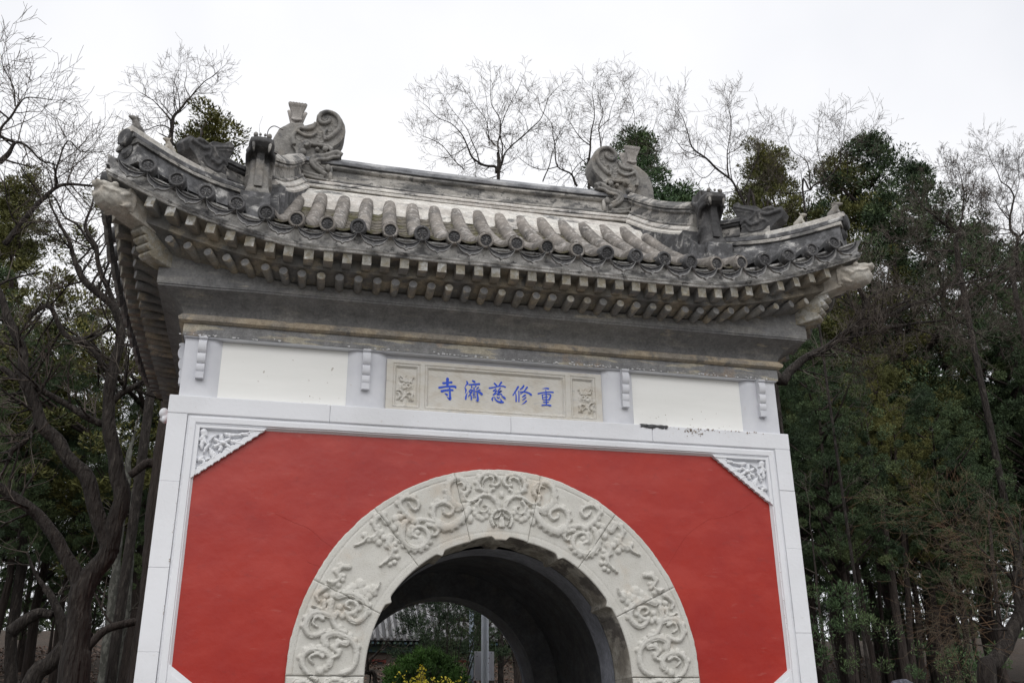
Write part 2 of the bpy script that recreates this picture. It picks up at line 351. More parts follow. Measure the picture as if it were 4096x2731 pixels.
R = Relief(); sA = .5747/540*1.0; sT = .2126/540
def a_(pts, w0, w1=None, h=.034, g=.35): R.st(tr(fA, pts), (w0*sA*1.62, (w1 or w0)*sA*1.55), h*1.12, g)
def t_(pts, w0, w1=None, h=.036, g=.35): R.st(tr(fT, pts), (w0*sT*1.30, (w1 or w0)*sT*1.30), h*1.12, g)
def ab(x, y, r, h=.03): q = fA(x, y); R.bl(q[0], q[1], r*sA*1.5, h*1.05)
def tb(x, y, r, h=.032, ax=1, an=0): q = fT(x, y); R.bl(q[0], q[1], r*sT*1.3, h*1.05, ax, an)
# third stone
a_([(985,450),(940,420),(890,370),(865,320),(890,285),(940,278),(985,300),(1000,335),(975,365),(945,345),(930,318)], 17, 8)
for q in ((838,425,22),(868,412,20),(850,465,24),(825,492,22),(880,498,22),(905,450,20),(955,485,20),(990,520,18)): ab(*q)
a_([(960,450),(1010,432),(1060,440),(1110,450),(1150,465)], 14)
a_([(1150,470),(1110,430),(1098,375),(1118,330),(1170,313),(1222,338),(1236,372),(1212,400),(1180,388),(1172,362)], 17, 9)
a_([(1140,462),(1180,485),(1230,475),(1290,435),(1330,385),(1345,360)], 24, 20, .042, .15)
a_([(1335,345),(1270,342),(1222,305),(1200,245),(1215,180),(1260,150),(1310,165),(1342,215),(1325,255),(1300,240)], 18, 10)
a_([(885,480),(880,545),(905,600),(960,632),(1020,622),(1062,580),(1066,530),(1035,492),(990,482),(958,505),(955,540),(985,555)], 21, 10)
a_([(1055,468),(1095,478),(1130,505),(1122,535),(1098,540),(1088,515)], 13, 7)
ab(960,520,38,.022); ab(1000,590,45,.024)
# second stone: flame clouds
a_([(775,445),(740,400),(702,420),(693,470),(712,520),(680,555),(640,558),(610,590),(555,612)], 20, 5)
for q in ((735,520,20),(758,556,20),(722,592,20),(700,560,20),(652,570,20),(622,540,18),(735,395,14),(762,440,18)): ab(*q)
a_([(800,558),(790,600),(812,640),(800,690),(768,722),(732,752)], 20, 6)
for q in ((830,602,17),(838,640,15),(852,690,16),(830,728,16),(800,742,14)): ab(*q)
a_([(512,760),(462,762),(432,800),(452,840),(402,868),(368,858)], 15, 8)
for q in ((470,850,15),(478,822,14),(400,872,16),(440,885,18)): ab(*q)
for q in ((590,882,32),(545,900,24),(518,915,20),(642,920,23),(680,905,20),(652,962,24),(620,942,22),(690,942,20),(600,930,25)): ab(*q)
a_([(680,932),(712,902),(728,868)], 17, 4)
# first stone
a_([(440,960),(520,942),(600,978),(637,1030),(622,1098),(570,1140),(520,1122),(492,1080)], 22, 14)
a_([(495,1085),(548,1080),(572,1040),(550,1005),(510,1000),(492,1030),(520,1050)], 14, 8)
for q in ((450,1040,19),(438,1080,19),(468,1102,18),(380,1005,20),(352,960,18),(400,960,18)): ab(*q)
a_([(392,1000),(382,1060),(402,1130),(432,1190),(490,1210)], 17, 12)
a_([(345,1000),(330,1052),(258,1028)], 13, 5); a_([(360,900),(320,925),(288,960),(305,1000)], 15, 8)
a_([(405,1100),(330,1078),(270,1080),(228,1120),(213,1180),(242,1232),(295,1232),(340,1210)], 21, 13)
a_([(335,1122),(288,1108),(262,1148),(290,1175)], 10, 6)
a_([(350,1300),(345,1250),(400,1222),(460,1230),(522,1260),(562,1320),(562,1400),(530,1470),(465,1502)], 20, 14)
a_([(495,1290),(442,1288),(418,1330),(442,1368),(392,1392),(360,1372)], 17, 7)
a_([(375,1440),(382,1380),(330,1342),(260,1332),(200,1368),(188,1430),(220,1490),(285,1545)], 18, 12)
a_([(330,1382),(290,1362),(240,1390),(262,1432)], 11, 6)
for q in ((312,1482,22),(352,1462,20),(480,1215,18),(450,1180,18)): ab(*q)
# below the springing
a_([(150,1560),(220,1560),(260,1600),(240,1660),(190,1670)], 18, 10); a_([(340,1580),(400,1545),(480,1560),(540,1600),(520,1680)], 20, 12); a_([(560,1560),(520,1620),(450,1650)], 14, 8)
# keystone, left half (mirrored below)
t_([(520,748),(400,765),(290,730),(200,620),(160,480),(180,345),(262,262),(380,250),(490,300),(552,390),(540,480)], 48, 30)
t_([(435,445),(445,385),(395,340),(330,345)], 30, 16)
t_([(545,480),(480,520),(440,565),(462,640),(540,690),(650,660),(705,600)], 32, 24)
for q in ((540,695,36),(622,695,32),(490,552,36),(655,640,34)): tb(*q)
t_([(840,500),(745,440),(712,330),(762,222),(870,167),(1000,182),(1090,250),(1102,340),(1045,392),(965,372)], 46, 32)
t_([(985,325),(1000,262),(930,228),(845,262),(795,340),(805,440)], 28, 16)
t_([(960,465),(930,540),(980,612),(1062,655),(1102,720),(1112,800)], 30)
for q in ((1000,450,42),(985,605,36),(1022,622,34)): tb(*q)
t_([(700,620),(800,570),(920,580),(1012,650),(1062,740),(1065,812)], 40, 26)
t_([(760,660),(708,740),(720,840),(800,893),(872,862),(882,790),(828,762)], 32, 16)
for q in ((640,830,55),(662,905,60),(722,965,66),(785,1002,60),(860,962,60),(910,880,55),(900,805,46)): tb(q[0], q[1], q[2], .024)
tb(562,1010,62,.03,1.5); tb(330,850,60,.028,.6); tb(540,850,70,.026,.5,1.0)
t_([(1000,1140),(965,1040),(985,930),(1050,860),(1140,838)], 30)
t_([(1032,1000),(1100,965),(1136,890)], 20, 12); t_([(1136,1000),(1128,1150)], 26, 30, .028)
t_([(1060,1120),(1030,1050)], 12); tb(1140,560,34,.03,2.0)
t_([(470,940),(380,1050),(230,1140),(80,1160),(-60,1140)], 62, 60, .042, .12)
def scallop(Rl, step=.046, r=.027):
    """lobed cloud edges along the outer side of every curl"""
    new = []
    for it in Rl.items:
        if it[0] != 's' or len(it[1]) < 26: continue
        p = it[1]; w0 = it[2][0]; acc = 0; tot = sum(math.hypot(b[0]-a[0], b[1]-a[1]) for a, b in zip(p, p[1:])); run = 0
        for i in range(2, len(p)-2):
            dx, dz = p[i+1][0]-p[i-1][0], p[i+1][1]-p[i-1][1]; l = math.hypot(dx, dz)+1e-9; sl = math.hypot(p[i][0]-p[i-1][0], p[i][1]-p[i-1][1]); acc += sl; run += sl
            if acc < step or run > .62*tot: continue
            acc = 0; cv_ = dx*(p[i+2][1]-p[i][1])-dz*(p[i+2][0]-p[i][0]); sg = -1 if cv_ > 0 else 1
            new.append(('b', p[i][0]-sg*dz/l*w0*.62, p[i][1]+sg*dx/l*w0*.62, r, it[3]*.80, 1.0, 0.0))
    Rl.items += new
scallop(R)
RM = R.mirrored(); R.items += RM.items

CUSP = [148.5, 118, 62.5, 32]
def rin(a):
    d = math.degrees(a); r = 1.198 + .026*max(0, 1-abs(d-91)/13)**.5 if abs(d-91) < 13 else 1.198
    for c in CUSP: r -= .034*math.exp(-((d-c)/1.3)**2)
    if abs(d-90.3) < 4: r -= .034*min(1, (4-abs(d-90.3))/1.6)
    return r
def voussoir(a0, a1, na=84, nr=84, relief=True):
    g = .0009; A = np.linspace(a0-g if a0 > a1 else a0+g, a1+g if a0 > a1 else a1-g, na)
    jo = random.Random(int(a0*1000))
    ro = [RO + .006*noise.noise(Vector((math.cos(a)*9, math.sin(a)*9, 0))) + .004*noise.noise(Vector((math.cos(a)*40, math.sin(a)*40, 0))) for a in A]
    ri = [rin(a) for a in A]
    U = np.linspace(0, 1, nr)
    Rr = np.array([[ri[i]+(ro[i]-ri[i])*u for u in U] for i in range(na)]); AA = np.repeat(A[:, None], nr, 1)
    X = Rr*np.cos(AA); Z = ZS+Rr*np.sin(AA)
    H = R.h(X, Z)*.84
    H = H - .007*np.exp(-((Rr-1.795)/.006)**2)*(H < .004) - .004*np.exp(-((Rr-1.265)/.006)**2)*(H < .004)
    e = np.minimum(np.minimum(np.abs(AA-A[0]), np.abs(AA-A[-1]))*Rr, np.minimum(Rr-np.array(ri)[:, None], np.array(ro)[:, None]-Rr))
    H = H - .008*np.clip(1-e/.007, 0, 1)**2
    Hn = np.array([[noise.noise(Vector((X[i, j]*14, Z[i, j]*14, 2))) for j in range(nr)] for i in range(na)])
    H = H + .0018*Hn
    v = [(X[i, j], -H[i, j], Z[i, j]) for i in range(na) for j in range(nr)]
    f = [(i*nr+j, (i+1)*nr+j, (i+1)*nr+j+1, i*nr+j+1) for i in range(na-1) for j in range(nr-1)]
    if A[0] > A[-1]: f = [q[::-1] for q in f]
    mb = MB(); mb.add(v, f)
    # soffit, outer edge and the two joint faces
    n0 = len(mb.v)
    for i in range(na):
        mb.v.append((X[i, 0], .15, Z[i, 0])); mb.v.append((X[i, 0]*1.0, .475, Z[i, 0]))
        mb.v.append((X[i, -1], .07, Z[i, -1]))
    for i in range(na-1):
        b = n0+i*3
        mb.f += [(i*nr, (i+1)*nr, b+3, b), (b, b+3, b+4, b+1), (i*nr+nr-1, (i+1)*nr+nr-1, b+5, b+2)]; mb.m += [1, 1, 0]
    n1 = len(mb.v)
    for i in (0, na-1):
        s = len(mb.v)
        for j in range(nr): mb.v.append((X[i, j], .3, Z[i, j]))
        for j in range(nr-1): mb.f.append((i*nr+j, i*nr+j+1, s+j+1, s+j)); mb.m.append(0)
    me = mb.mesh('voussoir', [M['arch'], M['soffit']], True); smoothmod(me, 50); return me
JN = [180, 154.7, 129.3, 104, 78, 52.7, 25.8, 0]
for a, b in zip(JN, JN[1:]):
    link('voussoir', voussoir(math.radians(a), math.radians(b)), gate)
def jamb(s):
    xs = np.linspace(RI, RO, 60); zs = np.linspace(1.25, ZS-.004, 80); X, Z = np.meshgrid(xs*s, zs)
    H = R.h(X, Z)
    e = np.minimum(np.minimum(np.abs(X)-RI, RO-np.abs(X)), ZS-.004-Z); H = H-.010*np.clip(1-e/.010, 0, 1)**2
    mb = MB(); nr = 60
    mb.add([(X[i, j], -H[i, j], Z[i, j]) for i in range(80) for j in range(nr)], [((i*nr+j, i*nr+j+1, (i+1)*nr+j+1, (i+1)*nr+j))[::s] for i in range(79) for j in range(nr-1)])
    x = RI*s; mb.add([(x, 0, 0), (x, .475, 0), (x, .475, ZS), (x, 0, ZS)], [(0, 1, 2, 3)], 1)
    x = RO*s; mb.add([(x, 0, 0), (x, .07, 0), (x, .07, ZS), (x, 0, ZS)], [(0, 1, 2, 3)])
    a, b = sorted((RI*s, RO*s)); mb.box(a, b, 0, .3, 0, 1.246)
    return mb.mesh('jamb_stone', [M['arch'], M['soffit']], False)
for s in (-1, 1): link('arch_jamb_stone', jamb(s), gate)

# ---- grid relief pieces
def hf_piece(name, x0, x1, z0, z1, res, hfun, y, back, mats, mask=None, mirror=False):
    nx = int((x1-x0)/res)+1; nz = int((z1-z0)/res)+1
    xs = np.linspace(x0, x1, nx); zs = np.linspace(z0, z1, nz); X, Z = np.meshgrid(xs, zs)
    H = hfun(X, Z); K = np.ones(X.shape, bool) if mask is None else mask(X, Z)
    idx = {}; v = []; f = []; edges = {}
    def vid(i, j):
        if (i, j) not in idx: idx[(i, j)] = len(v); v.append((X[i, j], y-H[i, j], Z[i, j]))
        return idx[(i, j)]
    for i in range(nz-1):
        for j in range(nx-1):
            if K[i, j] and K[i+1, j] and K[i, j+1] and K[i+1, j+1]:
                q = (vid(i, j), vid(i, j+1), vid(i+1, j+1), vid(i+1, j)); f.append(q)
                for a, b in zip(q, q[1:]+q[:1]): edges[(a, b)] = 1
    bd = [(a, b) for (a, b) in edges if (b, a) not in edges]; bk = {}
    for a, b in bd:
        for k in (a, b):
            if k not in bk: bk[k] = len(v); v.append((v[k][0], back, v[k][2]))
        f.append((b, a, bk[a], bk[b]))
    if mirror: v = [(-a, b, c) for a, b, c in v]; f = [q[::-1] for q in f]
    mb = MB(); mb.add(v, f); me = mb.mesh(name, mats, True); smoothmod(me, 45); return me

# corner spandrels carved with flowers and leaves
def leaf(Rl, x, z, L, wd, ang, h=.04):
    a = math.radians(ang); pts = [(x+L*t*math.cos(a)-.12*L*math.sin(math.pi*t)*math.sin(a), z+L*t*math.sin(a)+.12*L*math.sin(math.pi*t)*math.cos(a)) for t in (0, .35, .7, 1)]
    Rl.st(pts[:3], (wd*.55, wd), h, .25); Rl.st(pts[1:], (wd, wd*.2), h, .25)
SP = Relief(); ox, oz = -2.78, 4.26
def sp(x, y): q = P(500+x*.3401, 1500+y*.3401, .0); return (q.x, q.z)
fc = sp(1140, 790)
for an in (95, 150, 205, 255, 330, 25): leaf(SP, fc[0]+.02*math.cos(math.radians(an)), fc[1]+.02*math.sin(math.radians(an)), .062, .021, an, .043)
SP.bl(fc[0]+.012, fc[1], .034, .058, .75, -.3)
for (x, y, L, wd, an) in ((905,640,.06,.022,-50),(925,650,.05,.02,-85),(1280,690,.09,.022,175),(1230,720,.10,.016,10),(1330,700,.11,.02,5),(1430,680,.09,.015,12),(1350,760,.09,.024,185),(1300,790,.09,.018,-15),
        (950,790,.09,.022,110),(900,850,.08,.022,80),(930,900,.10,.018,60),(1000,860,.07,.024,-75),(1050,900,.06,.022,-100),(960,700,.06,.018,150),(880,760,.05,.016,60),(900,980,.06,.018,-60),(860,1000,.06,.02,40),(1180,860,.06,.018,-30),(1000,760,.09,.012,40),(870,1060,.04,.012,20),(940,1000,.06,.012,25)):
    q = sp(x, y); leaf(SP, q[0], q[1], L, wd, an)
SP.bl(*sp(925, 655), .034, .045); SP.bl(*sp(885, 985), .026, .04)
def tri_u(X, Z):                                            # distance inside the slanted edge
    ax, az, bx, bz = -2.785, 3.775, -2.165, 4.262
    return ((X-ax)*(-(bz-az))+(Z-az)*(bx-ax))/math.hypot(bx-ax, bz-az)
def sp_h(X, Z):
    H = SP.h(X, Z)*1.0; d = tri_u(X, Z); wav = .012*np.abs(np.sin((X+Z)*34))
    edge = (X < -2.755)*.045; edge = np.maximum(edge, (Z > 4.235)*.045); edge = np.maximum(edge, (d < .045+wav)*(.036))
    return np.maximum(H, edge)
def sp_mask(X, Z): return (tri_u(X, Z) > -.004+.006*np.abs(np.sin((X+Z)*34))) & (X > -2.79)
for mi in (False, True):
    me = hf_piece('spandrel', -2.79, -2.15, 3.77, 4.262, .0058, sp_h, .047, .06, M['white'], sp_mask, mi)
    link('corner_carving', me, gate)
for s in (-1, 1):                                            # lower corner pieces, only their tips are in view
    mb = MB(); pl = [(-2.79, 1.7), (-2.15, 1.7), (-2.15, 1.76), (-2.78, 2.225), (-2.79, 2.225)]
    mb.prism([(s*a, b) for a, b in (pl if s > 0 else pl)][::1], .012, .06)
    pl2 = [(-2.76, 1.76), (-2.24, 1.76), (-2.76, 2.15)]
    mb.prism([(s*a, b) for a, b in pl2], .004, .03)
    link('lower_corner_piece', mb.mesh('lower_corner_piece', M['white']), gate)

# ---- white stone frame, stone by stone
def bev(o, wd=.006, seg=2):
    m = o.modifiers.new('bevel', 'BEVEL'); m.width = wd; m.segments = seg; m.limit_method = 'ANGLE'; m.angle_limit = math.radians(40); return o
rj = random.Random(5)
for s, zz in ((-1, [0, .8, 1.55, 2.32, 3.0, 3.74, 4.357]), (1, [0, .9, 1.7, 2.55, 3.35, 3.93, 4.357])):
    for a, b in zip(zz, zz[1:]):
        mb = MB(); x0, x1 = sorted((s*2.872, s*3.04)); j = rj.uniform(-.003, .003)
        mb.box(x0, x1+(j if s > 0 else 0), j, .12, a+.0005, b-.0005); bev(link('frame_stone', mb.mesh('frame_stone', M['white']), gate), .0035)
xx = [-3.045, -1.62, .10, 1.55, 3.045]
for a, b in zip(xx, xx[1:]):
    j = rj.uniform(-.002, .002); mb = MB(); mb.box(a+.0003, b-.0003, j, .12, 4.3575, 4.53+j); bev(link('frame_stone', mb.mesh('frame_stone', M['white']), gate), .010)
prof = [(0, .006), (.006, .016), (.013, .016), (.018, .004), (.028, .0), (.070, .002), (.076, .014), (.084, .016), (.09, .03), (.104, .052), (.104, .1), (0, .1)]
def mould(side):
    mb = MB(); n = len(prof); v = []
    K = 14
    if side == 'top':
        for k in range(K+1):
            for a, y in prof:
                hw = 2.868-a; x = -hw+2*hw*k/K; v.append((x, y+.0025*noise.noise(Vector((x*3, a*40, 0))), 4.356-a+.003*noise.noise(Vector((x*2.2, 3, 0)))))
    else:
        s = -1 if side == 'left' else 1
        for k in range(K+1):
            for a, y in prof:
                z = (4.356-a)*(k/K); x = s*(2.868-a); v.append((x+.003*noise.noise(Vector((z*2.2, 7, s))), y, z))
    f = [(k*n+i, k*n+(i+1) % n, (k+1)*n+(i+1) % n, (k+1)*n+i) for k in range(K) for i in range(n)]
    f += [tuple(range(n)), tuple(K*n+i for i in range(n))]
    mb.add(v, f); me = mb.mesh('moulding', M['white']); return me
for sd_ in ('top', 'left', 'right'):
    me = mould(sd_); import bmesh
    bm = bmesh.new(); bm.from_mesh(me); bmesh.ops.recalc_face_normals(bm, faces=bm.faces); bm.to_mesh(me); bm.free()
    link('frame_moulding', me, gate)

# ---- frieze: back wall, white panels, posts, wavy brackets, inscribed plaque
mb = MB(); mb.box(-2.95, 2.95, .085, D-.1, 4.516, 5.097); link('frieze_core', mb.mesh('frieze_core', M['post']), gate)
for a, b in ((-2.64, -1.48), (1.39, 2.58)):
    mb = MB(); mb.box(a, b, .078, .084, 4.518, 5.096); link('white_panel', mb.mesh('white_panel', M['panel']), gate)
def post_mesh(x0, x1, r0, r1):
    """x0..x1, rounded towards the panel on the sides flagged"""
    mb = MB(); pts = []; n = 9
    for k in range(n+1):
        t = k/n; x = x0+(x1-x0)*t; y = .035
        if r0: y += .045*(1-min(1, (x-x0)/.10))**2
        if r1: y += .045*(1-min(1, (x1-x)/.10))**2
        pts.append((x, y))
    v = [(x, y, 4.5165) for x, y in pts]+[(x, y, 5.098) for x, y in pts]; n1 = len(pts)
    mb.add(v, [(i, i+1, n1+i+1, n1+i) for i in range(n1-1)])
    for i in (0, n1-1):
        x, y = pts[i]; mb.add([(x, y, 4.5165), (x, .12, 4.5165), (x, .12, 5.098), (x, y, 5.098)], [(0, 1, 2, 3)])
    me = mb.mesh('frieze_post', M['post'], True); smoothmod(me, 35); return me
for a, b, r0, r1 in ((-2.97, -2.64, 0, 1), (-1.48, -1.112, 1, 1), (1.055, 1.39, 1, 1), (2.58, 2.97, 1, 0)):
    link('frieze_post', post_mesh(a, b, r0, r1), gate)
def bracket_mesh():                              # hangs from z=0 down to -.40, sticks out to -y
    pr = [(0, 0)]; lob = [(.0, -.035, .085), (-.035, -.155, .085), (-.155, -.255, .07), (-.255, -.34, .055), (-.34, -.40, .05)]
    for (za, zb, d) in lob:
        for k in range(7):
            t = k/6; z = za+(zb-za)*t; pr.append((-(d*(.72+.28*math.sin(math.pi*t)**.7) if zb != -.40 else d*(1.0)), z))
    pr.append((0, -.40)); mb = MB(); n = len(pr)
    v = [(-.036, y, z) for y, z in pr]+[(.036, y, z) for y, z in pr]
    mb.add(v, [tuple(range(n)), tuple(range(2*n-1, n-1, -1))]+[(i, n+i, n+(i+1) % n, (i+1) % n) for i in range(n)])
    me = mb.mesh('frieze_bracket', M['post'])
    bm = bmesh.new(); bm.from_mesh(me); bmesh.ops.recalc_face_normals(bm, faces=bm.faces); bm.to_mesh(me); bm.free(); return me
brm = bracket_mesh()
for x in (-2.81, -1.31, 1.285, 2.785): place('frieze_bracket', brm, gate, Matrix.Translation((x, .036, 5.099)))
for s in (-1, 1):
    for y in (.22, 1.5, 2.9, 4.1): place('frieze_bracket', brm, gate, Matrix.Translation((s*2.955, y, 5.099)) @ Matrix.Rotation(math.pi/2*(-1 if s < 0 else 1), 4, 'Z'))
mb = MB(); mb.box(-2.985, 2.985, .004, D-.004, 5.099, 5.104); link('cornice_soffit', mb.mesh('cornice_soffit', M['post']), gate)

# plaque
PB = [(-1.045, -.785, 4.565, 5.005), (-.735, .675, 4.565, 5.005), (.725, .985, 4.565, 5.005)]
PF = Relief()
def fP(x, y): q = P(1560+x*.10204, 1470+y*.10204, .0); return (q.x, q.z)
def p_(pts, w, w1=None, h=.022, g=.3): PF.st(tr(fP, pts), (w*.000255, (w1 or w)*.000255), h, g)
p_([(480,400),(420,300),(395,235)], 60, 8); p_([(590,400),(520,290),(420,235)], 50, 8); p_([(690,420),(690,330),(680,225)], 85, 8); p_([(850,430),(900,350),(990,310)], 70, 8)
p_([(480,430),(580,440),(660,480),(780,470),(880,500)], 26)
p_([(600,650),(660,610),(610,550),(530,560),(510,620),(570,720),(640,700)], 42); p_([(700,560),(760,545),(830,590),(820,670),(750,690),(690,640),(680,600)], 40)
for (x, y, r) in ((420,560,85),(450,650,80),(560,720,80),(900,600,85),(880,690,80),(760,740,80),(660,660,110),(580,520,70),(760,520,70)): q = fP(x, y); PF.bl(q[0], q[1], r*.00024, .009)
p_([(640,800),(620,900),(540,990),(440,1050)], 36, 26); p_([(560,930),(480,830),(380,790),(310,800)], 50, 12); p_([(640,950),(740,900),(850,920),(920,950)], 50, 10)
p_([(500,1150),(560,1060),(660,1010),(760,1060),(820,1200)], 60, 20); p_([(350,880),(400,1000),(340,1120)], 50, 40); p_([(930,950),(890,1060),(920,1190)], 50, 40); p_([(600,1150),(620,1350)], 70, 90, .01)
PFm = PF.mirrored()
for i in PFm.items:                                           # the second flower stands in the right panel
    PF.items.append(('s', [(a-.06*0+.02*0, b) for a, b in i[1]], i[2], i[3], i[4]) if i[0] == 's' else i)
def pl_h(X, Z):
    H = np.zeros(X.shape)
    for (a, b, c, d) in PB:
        e = np.minimum(np.minimum(X-a, b-X), np.minimum(Z-c, d-Z))
        H -= .010*(e > 0)*(e < .007) + (e >= .007)*(.004+.0*e) + np.clip((e-.02)/.014, 0, 1)*.026*(e > .02)
    H += (PF.h(X+.03*(X > 0), Z))
    H += .0012*np.sin(X*90+np.sin(Z*70)*2)*np.sin(Z*110)
    return H
plq = link('inscribed_plaque', hf_piece('plaque', -1.108, 1.052, 4.532, 5.044, .0068, pl_h, .05, .12, M['plaque']), gate, 'pale stone plaque with five blue characters')
U_ = lambda x, y: (1740+x*.11054, 1490+y*.11054); V_ = lambda x, y: (1980+x*.11054, 1510+y*.11054)
CH = [(U_, [[(455,225,62),(450,460,52)],[(300,380,50),(450,372,46),(590,352,52)],[(155,545,46),(400,505,42),(700,500,50),(745,535,42)],[(245,670,55),(450,630,45),(620,630,45),(645,640,35)],[(530,560,35),(540,800,42),(540,960,50),(430,880,10)],[(365,750,22),(430,800,46)]]),
 (U_, [[(1150,320,30),(1180,390,40),(1130,450,25),(1080,540,12)],[(1090,560,25),(1120,640,35),(1090,760,10)],[(1170,720,10),(1130,830,30),(1110,950,40)],[(1370,300,42),(1430,330,46)],[(1230,440,30),(1400,425,36),(1600,410,44)],[(1330,470,20),(1320,540,25)],[(1480,480,30),(1440,540,12),(1330,530,10)],[(1280,620,30),(1230,690,18),(1320,720,25),(1340,740,15)],[(1300,610,25),(1360,650,25),(1300,700,18)],[(1410,570,25),(1410,690,28),(1400,790,20)],[(1560,540,32),(1480,620,8)],[(1620,630,30),(1500,660,8)],[(1460,680,20),(1600,710,40),(1690,780,50)],[(1290,740,25),(1200,870,15)],[(1280,790,20),(1310,880,26),(1310,980,30)],[(1370,800,20),(1450,800,20)],[(1370,880,22),(1460,880,22)],[(1520,750,25),(1540,900,38),(1540,1030,36),(1460,990,8)]]),
 (V_, [[(-20,205,36),(79,309,38)],[(230,175,42),(140,290,26),(110,300,15)],[(-205,379,36),(-21,349,30),(150,310,28),(300,310,32),(370,345,34)],[(29,409,26),(-60,480,25),(-20,490,15),(60,470,25),(-40,600,24)],[(-60,620,32),(20,590,18),(60,560,18)],[(190,380,26),(110,490,24),(130,520,22),(230,480,35),(110,580,32),(100,620,28),(210,600,22)],[(220,590,25),(250,630,22)],[(-60,700,20),(-110,770,30),(-90,830,24)],[(-20,700,15),(20,800,30),(120,870,38),(250,890,46),(300,890,30)],[(250,870,40),(185,760,10)],[(60,690,15),(110,740,32),(170,700,12)],[(240,670,20),(310,710,38),(360,760,36)]]),
 (V_, [[(840,330,42),(770,450,36),(650,640,26)],[(750,570,20),(765,700,30),(765,860,30)],[(860,480,20),(868,650,25),(865,870,25)],[(1040,290,32),(990,370,38),(910,430,20)],[(1160,350,40),(1090,450,28),(1000,540,20),(930,600,12)],[(920,510,20),(930,580,12)],[(950,510,25),(1100,520,28),(1220,560,36),(1300,620,46)],[(1090,630,36),(990,700,22)],[(1110,720,24),(1000,815,20)],[(1130,840,30),(1050,920,22),(960,965,5)]]),
 (V_, [[(1700,405,5),(1840,385,30),(1930,395,42)],[(1840,450,20),(1850,600,25),(1855,800,26),(1860,980,28)],[(1560,580,30),(1750,540,30),(1950,520,30),(2100,530,36)],[(1710,620,25),(1720,750,20),(1740,800,20)],[(1720,620,20),(1850,600,20),(1980,605,30),(2010,660,36),(1960,800,36)],[(1740,715,18),(1900,700,20)],[(1740,800,18),(1950,800,25)],[(1750,885,22),(1930,885,25)],[(1700,1000,28),(1860,990,25),(2010,1010,36)]])]
NAMES = ['second word temple character', 'relief character', 'mercy character', 'restore character', 'again character']
for ci, (fn, strokes) in enumerate(CH):
    mb = MB()
    for si, stp in enumerate(strokes):
        yy = .0783 - .0006*si; pts = cr([(x, y, r) for x, y, r in stp], 5); c = []
        for x, y, r in pts:
            q = P(*fn(x, y), .078); c.append((q.x, q.z, max(r, 3)*.11054/420*.90))
        nn = len(c); L = []; Rt = []
        for i in range(nn):
            a, b = c[max(i-1, 0)], c[min(i+1, nn-1)]; dx, dz = b[0]-a[0], b[1]-a[1]; l = math.hypot(dx, dz)+1e-9
            L.append((c[i][0]-dz/l*c[i][2], yy, c[i][1]+dx/l*c[i][2])); Rt.append((c[i][0]+dz/l*c[i][2], yy, c[i][1]-dx/l*c[i][2]))
        mb.add(L+Rt, [(i, nn+i, nn+i+1, i+1) for i in range(nn-1)])
        for (x, z, r), k in ((c[0], 0), (c[-1], 1)):
            mb.add([(x, yy-.0003, z)]+[(x+r*math.cos(t), yy-.0003, z+r*math.sin(t)) for t in np.linspace(0, 2*math.pi, 11)[:-1]], [(0, 1+j, 1+(j+1) % 10) for j in range(10)])
    ch = link('painted_character', mb.mesh('character', M['blue']), plq, world=False, label=['leftmost blue character, the one for temple', 'second blue character from the left', 'middle blue character', 'fourth blue character from the left', 'rightmost blue character'][ci])
# peeling strip left lying on the frame
mb = MB(); K = 18; v = []
for k in range(K+1):
    x = 1.425+.285*k/K; y = .0-.004; w_ = .006*math.sin(k*1.3)+.004*math.sin(k*2.9)
    for (yy, zz) in ((.06, 4.537), (.004, 4.536+.004*math.sin(k)), (-.010+w_, 4.532), (-.012+w_*1.4, 4.515+.004*math.sin(k*.9)), (-.006+w_, 4.496+.007*math.sin(k*.7)+.006*(k/K))): v.append((x, yy, zz))
mb.add(v, [(k*5+i, k*5+i+1, (k+1)*5+i+1, (k+1)*5+i) for k in range(K) for i in range(4)])
st_ = thing('plastic_strip', 'dark grey crumpled plastic strip lying on the white frame under the right panel', 'plastic strip', (1.56, 0, 4.53))
link('strip', mb.mesh('strip', M['tape'], True), st_)
# small white spout on the left flank
mb = MB(); q = (-3.07, .35, 4.42)
mb.tube([(-3.0, .35, 4.42), (-3.07, .34, 4.42), (-3.12, .33, 4.43)], [.04, .05, .03]); mb.ball((-3.11, .33, 4.45), (.045, .045, .05)); mb.ball((-3.09, .31, 4.38), (.035, .04, .035)); mb.ball((-3.12, .36, 4.40), .025)
link('side_spout', remesh(mb, 'side_spout', M['white'], .008, 2), gate)

# flakes of old paint: white along the lower edge of the grey band, brown where the frame has chipped
M['flake_w'] = material('white_paint_flake', (.62, .62, .63, 1), rough=.8); M['flake_b'] = material('bare_brown_patch', (.30, .245, .20, 1), rough=.9)
def flakes(name, spots, y, mat, rmin, rmax, seed, elong=1.0):
    rd = random.Random(seed); mb = MB()
    for (x, z) in spots:
        r = rd.uniform(rmin, rmax); n = rd.randint(5, 8); a0 = rd.uniform(0, 6); k = len(mb.v)
        for i in range(n): a = a0-2*math.pi*i/n; q = r*rd.uniform(.5, 1.2); mb.v.append((x+q*elong*math.cos(a), y, z+q*math.sin(a)))
        mb.f.append(tuple(range(k, k+n))[::-1]); mb.m.append(0)
    o = link(name, mb.mesh(name, mat), gate, kind='stuff')
rf = random.Random(14)
sp_ = []
for c_ in (-2.7, -2.3, -1.1, -.5, .2, .75, 1.1, 1.6, 2.2, 2.6):
    for _ in range(rf.randint(8, 26)): sp_.append((c_+rf.gauss(0, .16), 5.109+abs(rf.gauss(0, .008))))
flakes('white_paint_flakes', sp_, -.0075, M['flake_w'], .003, .010, 3, 1.8)
